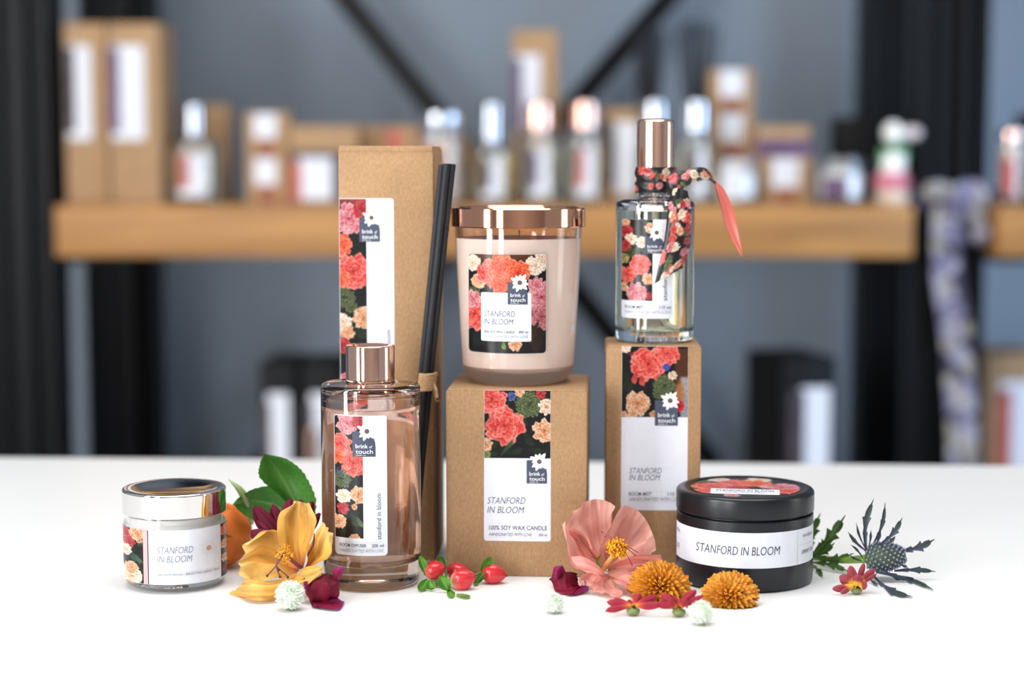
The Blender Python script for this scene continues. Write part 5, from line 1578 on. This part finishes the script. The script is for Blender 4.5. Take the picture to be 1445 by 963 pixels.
oc1 = petal_col([(0, '#f59b3e'), (.7, '#f6a348'), (1, '#f9b564')], .03, 40)
oc2 = petal_col([(0, '#f0832e'), (.8, '#f48d3a'), (1, '#f79d50')], .03, 40)
cq = np.array((0, 0, R))
v, f = ball(cq, R * .93, 14, 24); obj('bud_core', v, f, mat('orange_core', '#e88a30', .55, noise=.1), t)
cap_petal(cq, (.75, -.6, .15), 0, R * .97, 52, oc1, 'petal', 1)
cap_petal(cq, (.5, -.3, 1.0), 0, R * 1.0, 58, oc2, 'petal', 2)
cap_petal(cq, (.55, -.75, -.85), 0, R * 1.0, 50, oc2, 'petal', 3)
cap_petal(cq, (-.6, -.6, .1), 0, R * .98, 60, oc1, 'petal', 4)
cap_petal(cq, (.2, .9, .1), 0, R * .985, 62, oc1, 'petal', 5)
sl = leaf_col('#8fa86a', '#a9bf88', '#c8d6a8')
add_sheet('sepal', t, b, Yq, [(353, 742, -.002), (345, 716, -.012), (334, 694, -.014), (322, 677, -.010)], [(356, 741, -.004), (350, 714, -.014), (338, 692, -.016), (322.5, 677, -.010)], [(358, 740, -.001), (357, 712, -.010), (343, 690, -.013), (323, 676, -.010)], sl, LEAF, nu=20, nv=9, wr=.0003)
obj('stem', *tube([(.018, -.008, .004), (.030, -.014, .0018), (.04, -.013, .0016)], .0015, 8, 12), MATS['green_stem'], t)

# ---- hypericum sprig
t, b = flower('hypericum_sprig', 'sprig of red hypericum berries with small leaves before the square carton', 'berries', 640, 842)


def berry(px_, py_, Y, rx, rz_, ax, pale, seed):
    c_ = pw(px_, py_, Y, b)
    c_[2] = max(c_[2], rz_ * mpp(Y) * .9)
    ax = np.asarray(ax, float); ax /= np.linalg.norm(ax)
    e1 = np.cross(ax, (0, .2, 1)); e1 /= np.linalg.norm(e1); e2 = np.cross(ax, e1)
    nu, nv = 26, 30
    s = np.linspace(0, 1, nu)
    prof = np.sin(np.pi * np.clip(s, 0, 1)) ** .52 * (1.08 - .30 * s)
    V, C = [], []
    Rx, Rz = rx * mpp(Y), rz_ * mpp(Y)
    for i in range(nu):
        for j in range(nv):
            th = 2 * np.pi * j / nv
            k = prof[i] * Rz * (1 + .06 * math.cos(3 * th + seed) * math.sin(np.pi * s[i]))
            V.append(c_ + ax * (2 * s[i] - 1) * Rx * (1.0 if s[i] < .97 else 1.05) + k * (math.cos(th) * e1 + math.sin(th) * e2))
            m_ = max(0, 1 - s[i] * 2.2) * pale + max(0, -math.sin(th)) * .0
            st = .5 + .5 * math.sin(th * 11 + 3 * s[i] + seed)
            col = hexc('#c3222e') * (1 - .35 * st) + hexc('#dd4a46') * .35 * st
            if s[i] > .965:
                col = hexc('#4a1a18')
            C.append(col * (1 - min(1, m_)) + hexc('#ecd9a0') * min(1, m_))
    Fs = [(i * nv + j, i * nv + (j + 1) % nv, (i + 1) * nv + (j + 1) % nv, (i + 1) * nv + j) for i in range(nu - 1) for j in range(nv)]
    Fs += [tuple(range(nv))[::-1], tuple(range((nu - 1) * nv, nu * nv))]
    V = np.array(V); V[:, 2] = np.maximum(V[:, 2], .0004)
    o = obj('berry', V, Fs, FRUIT, t, col=np.array(C))
    tip = c_ + ax * Rx
    tp = obj('tip', *tube([tip - ax * .001, tip + ax * .0012], [.0007, .0002], 6), mat('dark_tip', '#3a1714', .6, noise=.1), o)
    return c_ - ax * Rx


ends = [berry(613.5, 805, 1.172, 16, 15.2, (.93, -.1, .32), .5, 0), berry(648, 808, 1.186, 19, 14.5, (.97, -.1, -.25), .1, 1), berry(653.5, 827, 1.163, 19, 16.5, (.9, -.2, .30), .95, 2), berry(697, 817.5, 1.180, 18, 15, (.95, -.1, -.12), .05, 3)]
node = pw(629, 836, 1.166, b); node[2] = .004
parts = [tube([pw(600, 834, 1.172, b) * np.array((1, 1, 0)) + np.array((0, 0, .0018)), pw(615, 836, 1.168, b) * np.array((1, 1, 0)) + np.array((0, 0, .0022)), node], .0011, 8, 14)]
for e in ends:
    mid = (node + e) / 2; mid[2] = max(mid[2] - .002, .002)
    parts.append(tube([node, mid, e], .0009, 8, 12))
V, Fs = merge(parts); obj('stem', V, Fs, MATS['green_stem'], t)
hl = leaf_col('#3f7a22', '#5f9a30', '#8ab858')
for k, (x0_, y0_, x1_, y1_, w_, Yl) in enumerate([(602, 812, 592.5, 785, 11, 1.168), (604, 818, 592, 836, 15, 1.160), (607, 819, 609, 836, 13, 1.158), (634, 836, 621, 813, 17, 1.154), (633, 832, 639, 846, 11, 1.152), (644, 842, 664, 845, 6, 1.156), (680, 812, 694, 787, 15, 1.190), (684, 815, 693, 797, 13, 1.178), (683, 808, 669, 828, 11, 1.176), (628, 800, 619, 786, 10, 1.188)]):
    ray('leaf', t, b, Yl, (x0_, y0_, 0), (x1_, y1_, -.001), w_, hl, LEAF, lift=.0015, seed=80 + k, wr=.0002, nu=14, nv=9, wb=.3)

# ---- small red daisies
dc = petal_col([(0, '#d9a83a'), (.12, '#c9543a'), (.3, '#982838'), (1, '#a83044')], .12, 22, '#8e2038')
dc3 = petal_col([(0, '#e6c23c'), (.22, '#dfa63c'), (.34, '#8e3a42'), (1, '#994450')], .12, 22, '#96283a')


def small_daisy(label, calyx, Y, petals, colf, seed, rc=9.0):
    cx0, cy0 = calyx
    x_, y_ = G(cx0, cy0 + rc * .8)
    t = thing('red_daisy', label, 'flower', (x_, y_, 0), 0, 'small red daisies')
    b = np.array((x_, y_, 0.0))
    rcm = rc * mpp(y_)
    obj('calyx', *lathe([(0, .0003), (rcm * .6, .0005), (rcm * 1.05, rcm * .5), (rcm * 1.1, rcm * 1.0), (rcm * .6, rcm * 1.25), (0, rcm * 1.3)], 20), mat('grey_green_calyx', '#6f7f4c', .6, noise=.25, nscale=400), t)
    for k, (tx, ty, dd, w_) in enumerate(petals):
        a = math.atan2(ty - cy0, tx - cx0)
        ray('petal', t, b, y_, (cx0 + 4 * math.cos(a), cy0 - rc * .75, dd * .25), (tx, ty, dd), w_, colf, PETAL_D, lift=-.0015, seed=seed + k, wr=.0003, nu=16, nv=9)
    parts = []
    g = np.random.default_rng(seed)
    for k in range(26):
        q = np.array((g.normal(0, rcm * .38), g.normal(0, rcm * .38), rcm * (1.3 + .3 * g.uniform())))
        v, f = ball(q, rcm * .16, 5, 6); parts.append((v, f, np.tile(hexc(['#3a1a16', '#e2b23a', '#5a2018'][k % 3]), (len(v), 1))))
    V, Fs, C = merge(parts); obj('disc_florets', V, Fs, PETAL_D, t, col=C, kind='stuff')
    return t


small_daisy('small red daisy lying left of its twin below the orange chrysanthemum', (893.5, 862), 1.11, [(856, 850, .004, 11), (854, 863, -.004, 10), (866, 846, .010, 10), (903, 838, .006, 12), (928, 841, .002, 12), (932, 855, -.004, 11), (885, 848, .014, 10), (915, 846, .012, 11)], dc, 91)
small_daisy('small red daisy lying between the two orange chrysanthemums', (958, 863.5), 1.11, [(925, 853, .0, 11), (934, 839, .006, 13), (982, 833, .006, 11), (993, 841, .0, 9), (968, 846, -.004, 12), (944, 846, -.006, 12), (972, 836, .012, 10), (950, 842, .013, 10)], dc, 92)
small_daisy('small red daisy with yellow centre beside the blue thistle', (1208.5, 833), 1.167, [(1174.5, 832, -.002, 10), (1186, 838, -.008, 8), (1185, 813, .002, 16), (1199, 799, .004, 13), (1219, 795, .010, 9), (1234, 803, .006, 12), (1237, 810, .002, 6), (1223.5, 826, -.006, 12), (1212, 811, -.006, 14)], dc3, 93, 7.5)

# ---- blue thistle with its leaves behind the tin
t, b = flower('thistle', 'blue spiky thistle head lying right of the black tin', 'flower', 1245, 812)
Yh = 1.190
hc = pw(1250, 786, Yh, b)
hc[2] = max(hc[2], .012)
ax = np.array((.97, -.12, .10)); ax /= np.linalg.norm(ax)
e1 = np.cross(ax, (0, 0, 1.0)); e1 /= np.linalg.norm(e1); e2 = np.cross(e1, ax)
Lh, Rh = 28 * mpp(Yh), 20.5 * mpp(Yh)
nu, nv = 22, 28
V = []
for i in range(nu):
    s = i / (nu - 1)
    k = Rh * (math.sin(np.pi * (s * .9 + .08)) ** .55) * (1.02 - .25 * s)
    for j in range(nv):
        th = 2 * np.pi * j / nv
        V.append(hc + ax * (2 * s - 1) * Lh + k * (math.cos(th) * e1 + math.sin(th) * e2))
Fs = [(i * nv + j, i * nv + (j + 1) % nv, (i + 1) * nv + (j + 1) % nv, (i + 1) * nv + j) for i in range(nu - 1) for j in range(nv)] + [tuple(range(nv))[::-1], tuple(range((nu - 1) * nv, nu * nv))]
head = obj('cone_head', V, Fs, mat('thistle_green', '#4b5a42', .7, noise=.25, nscale=500), t)
parts, pc_ = [], []
for k in range(165):
    s = .02 + .96 * (k + .5) / 165
    th = k * 2.39996
    kr = Rh * (math.sin(np.pi * (s * .9 + .08)) ** .55) * (1.02 - .25 * s)
    rd = math.cos(th) * e1 + math.sin(th) * e2
    p0 = hc + ax * (2 * s - 1) * Lh + kr * rd * .96
    dr_ = rd + ax * (s - .35) * .9; dr_ /= np.linalg.norm(dr_)
    v, f = tube([p0, p0 + dr_ * .0011, p0 + dr_ * .0024], [.0007, .00095, .00035], 6)
    cw = np.repeat(np.array([[.30, .37, .28], [.42, .45, .52], [.56, .58, .68]]), 6, axis=0)
    parts.append((v, f, cw))
V, Fs, C = merge(parts)
obj('florets', V, Fs, PETAL_D, head, col=C, kind='stuff')
bc_ = petal_col([(0, '#565c70'), (.35, '#475060'), (.7, '#3b4d49'), (1, '#2f443a')], .1, 8)


def spike(nm, x0_, y0_, x1_, y1_, w_, d0, d1, colf, seed, teeth=0.0, bend=0.0, Y=Yh):
    dx_, dy_ = x1_ - x0_, y1_ - y0_
    L = math.hypot(dx_, dy_); nx, ny = -dy_ / L, dx_ / L
    Ls, Ms, Rs = [], [], []
    for s, ww in ((0, .45), (.25, .5), (.5, .8), (.66, .95), (.84, .42), (1, .03)):
        bnd = bend * math.sin(np.pi * s)
        x_, y_ = x0_ + dx_ * s + nx * bnd, y0_ + dy_ * s + ny * bnd
        dd = d0 + (d1 - d0) * s
        k = w_ * ww / 2
        Ls.append((x_ - nx * k, y_ - ny * k, dd)); Rs.append((x_ + nx * k, y_ + ny * k, dd)); Ms.append((x_, y_, dd + .0012))
    V, Fs, C = sheet3(Ls, Ms, Rs, Y, b, colf, nu=44 if teeth else 18, nv=5, wr=.0001, seed=seed, saw=teeth * 1.25, sawn=3.6)
    return obj(nm, V, Fs, LEAF, t, col=C)


for k, q in enumerate([(1222, 776, 1233.5, 703, 11, .0, -.004, .5, -6), (1230, 772, 1249, 709, 7, .004, .008, .4, 5), (1241, 770, 1274, 730, 10, -.004, -.008, .6, 4), (1270, 778, 1319, 761, 13, .0, .0, .7, 4), (1262, 806, 1321.5, 807.5, 9, .0, .0, .5, -2),
                      (1248, 805, 1280, 821.5, 6, -.006, -.008, .3, 2), (1236, 808, 1317.6, 835.5, 9, -.010, -.006, .5, -5), (1230, 810, 1288, 845, 10, -.012, -.008, .6, 8), (1222, 778, 1196, 750, 6, .0, .002, .3, -2), (1222, 776, 1208, 737, 4, .004, .006, .0, -2),
                      (1218, 789, 1200, 769, 4, -.004, -.006, .3, 2), (1216, 792, 1199, 784, 4, -.006, -.006, .3, -1), (1226, 772, 1229, 748, 4, -.004, -.004, .0, 1), (1236, 770, 1243, 748, 5, -.006, -.008, .0, 1), (1250, 769, 1264, 757, 6, -.008, -.010, .4, 1), (1226, 810, 1240, 830, 5, -.010, -.014, .3, 3), (1222, 770, 1218, 746, 3, .002, .002, 0, 0), (1270, 797, 1281, 801, 5, -.01, -.012, 0, 0)]):
    spike('bract', *q[:5], q[5], q[6], bc_, 100 + k, q[7], q[8])
stem_c = mat('thistle_stem', '#71903a', .5, noise=.2, nscale=120)
obj('stem', *tube([pw(1118, 786, 1.262, b), pw(1150, 787, 1.242, b), pw(1185, 791, 1.215, b), pw(1222, 789, 1.192, b)], [.0024, .0023, .0022, .0030], 10, 18), stem_c, t)
lfc = leaf_col('#33581f', '#4a7430', '#86a35c')
for k, q in enumerate([(1143, 788, 1193, 727, 17, .040, .030, .9, 3), (1142, 785, 1158, 724, 13, .050, .050, .9, -3), (1143, 786, 1178, 753, 14, .042, .036, .9, 2), (1143, 787, 1178, 766, 12, .036, .028, .7, 3), (1146, 784, 1205, 781, 14, .034, .014, .8, 8), (1146, 794, 1198, 807, 10, .034, .012, .8, -3), (1144, 796, 1161, 817, 9, .034, .006, .7, -2), (1138, 784, 1146, 742, 12, .055, .055, .9, 0)]):
    spike('leaf', *q[:5], q[5], q[6], lfc, 130 + k, q[7], q[8])
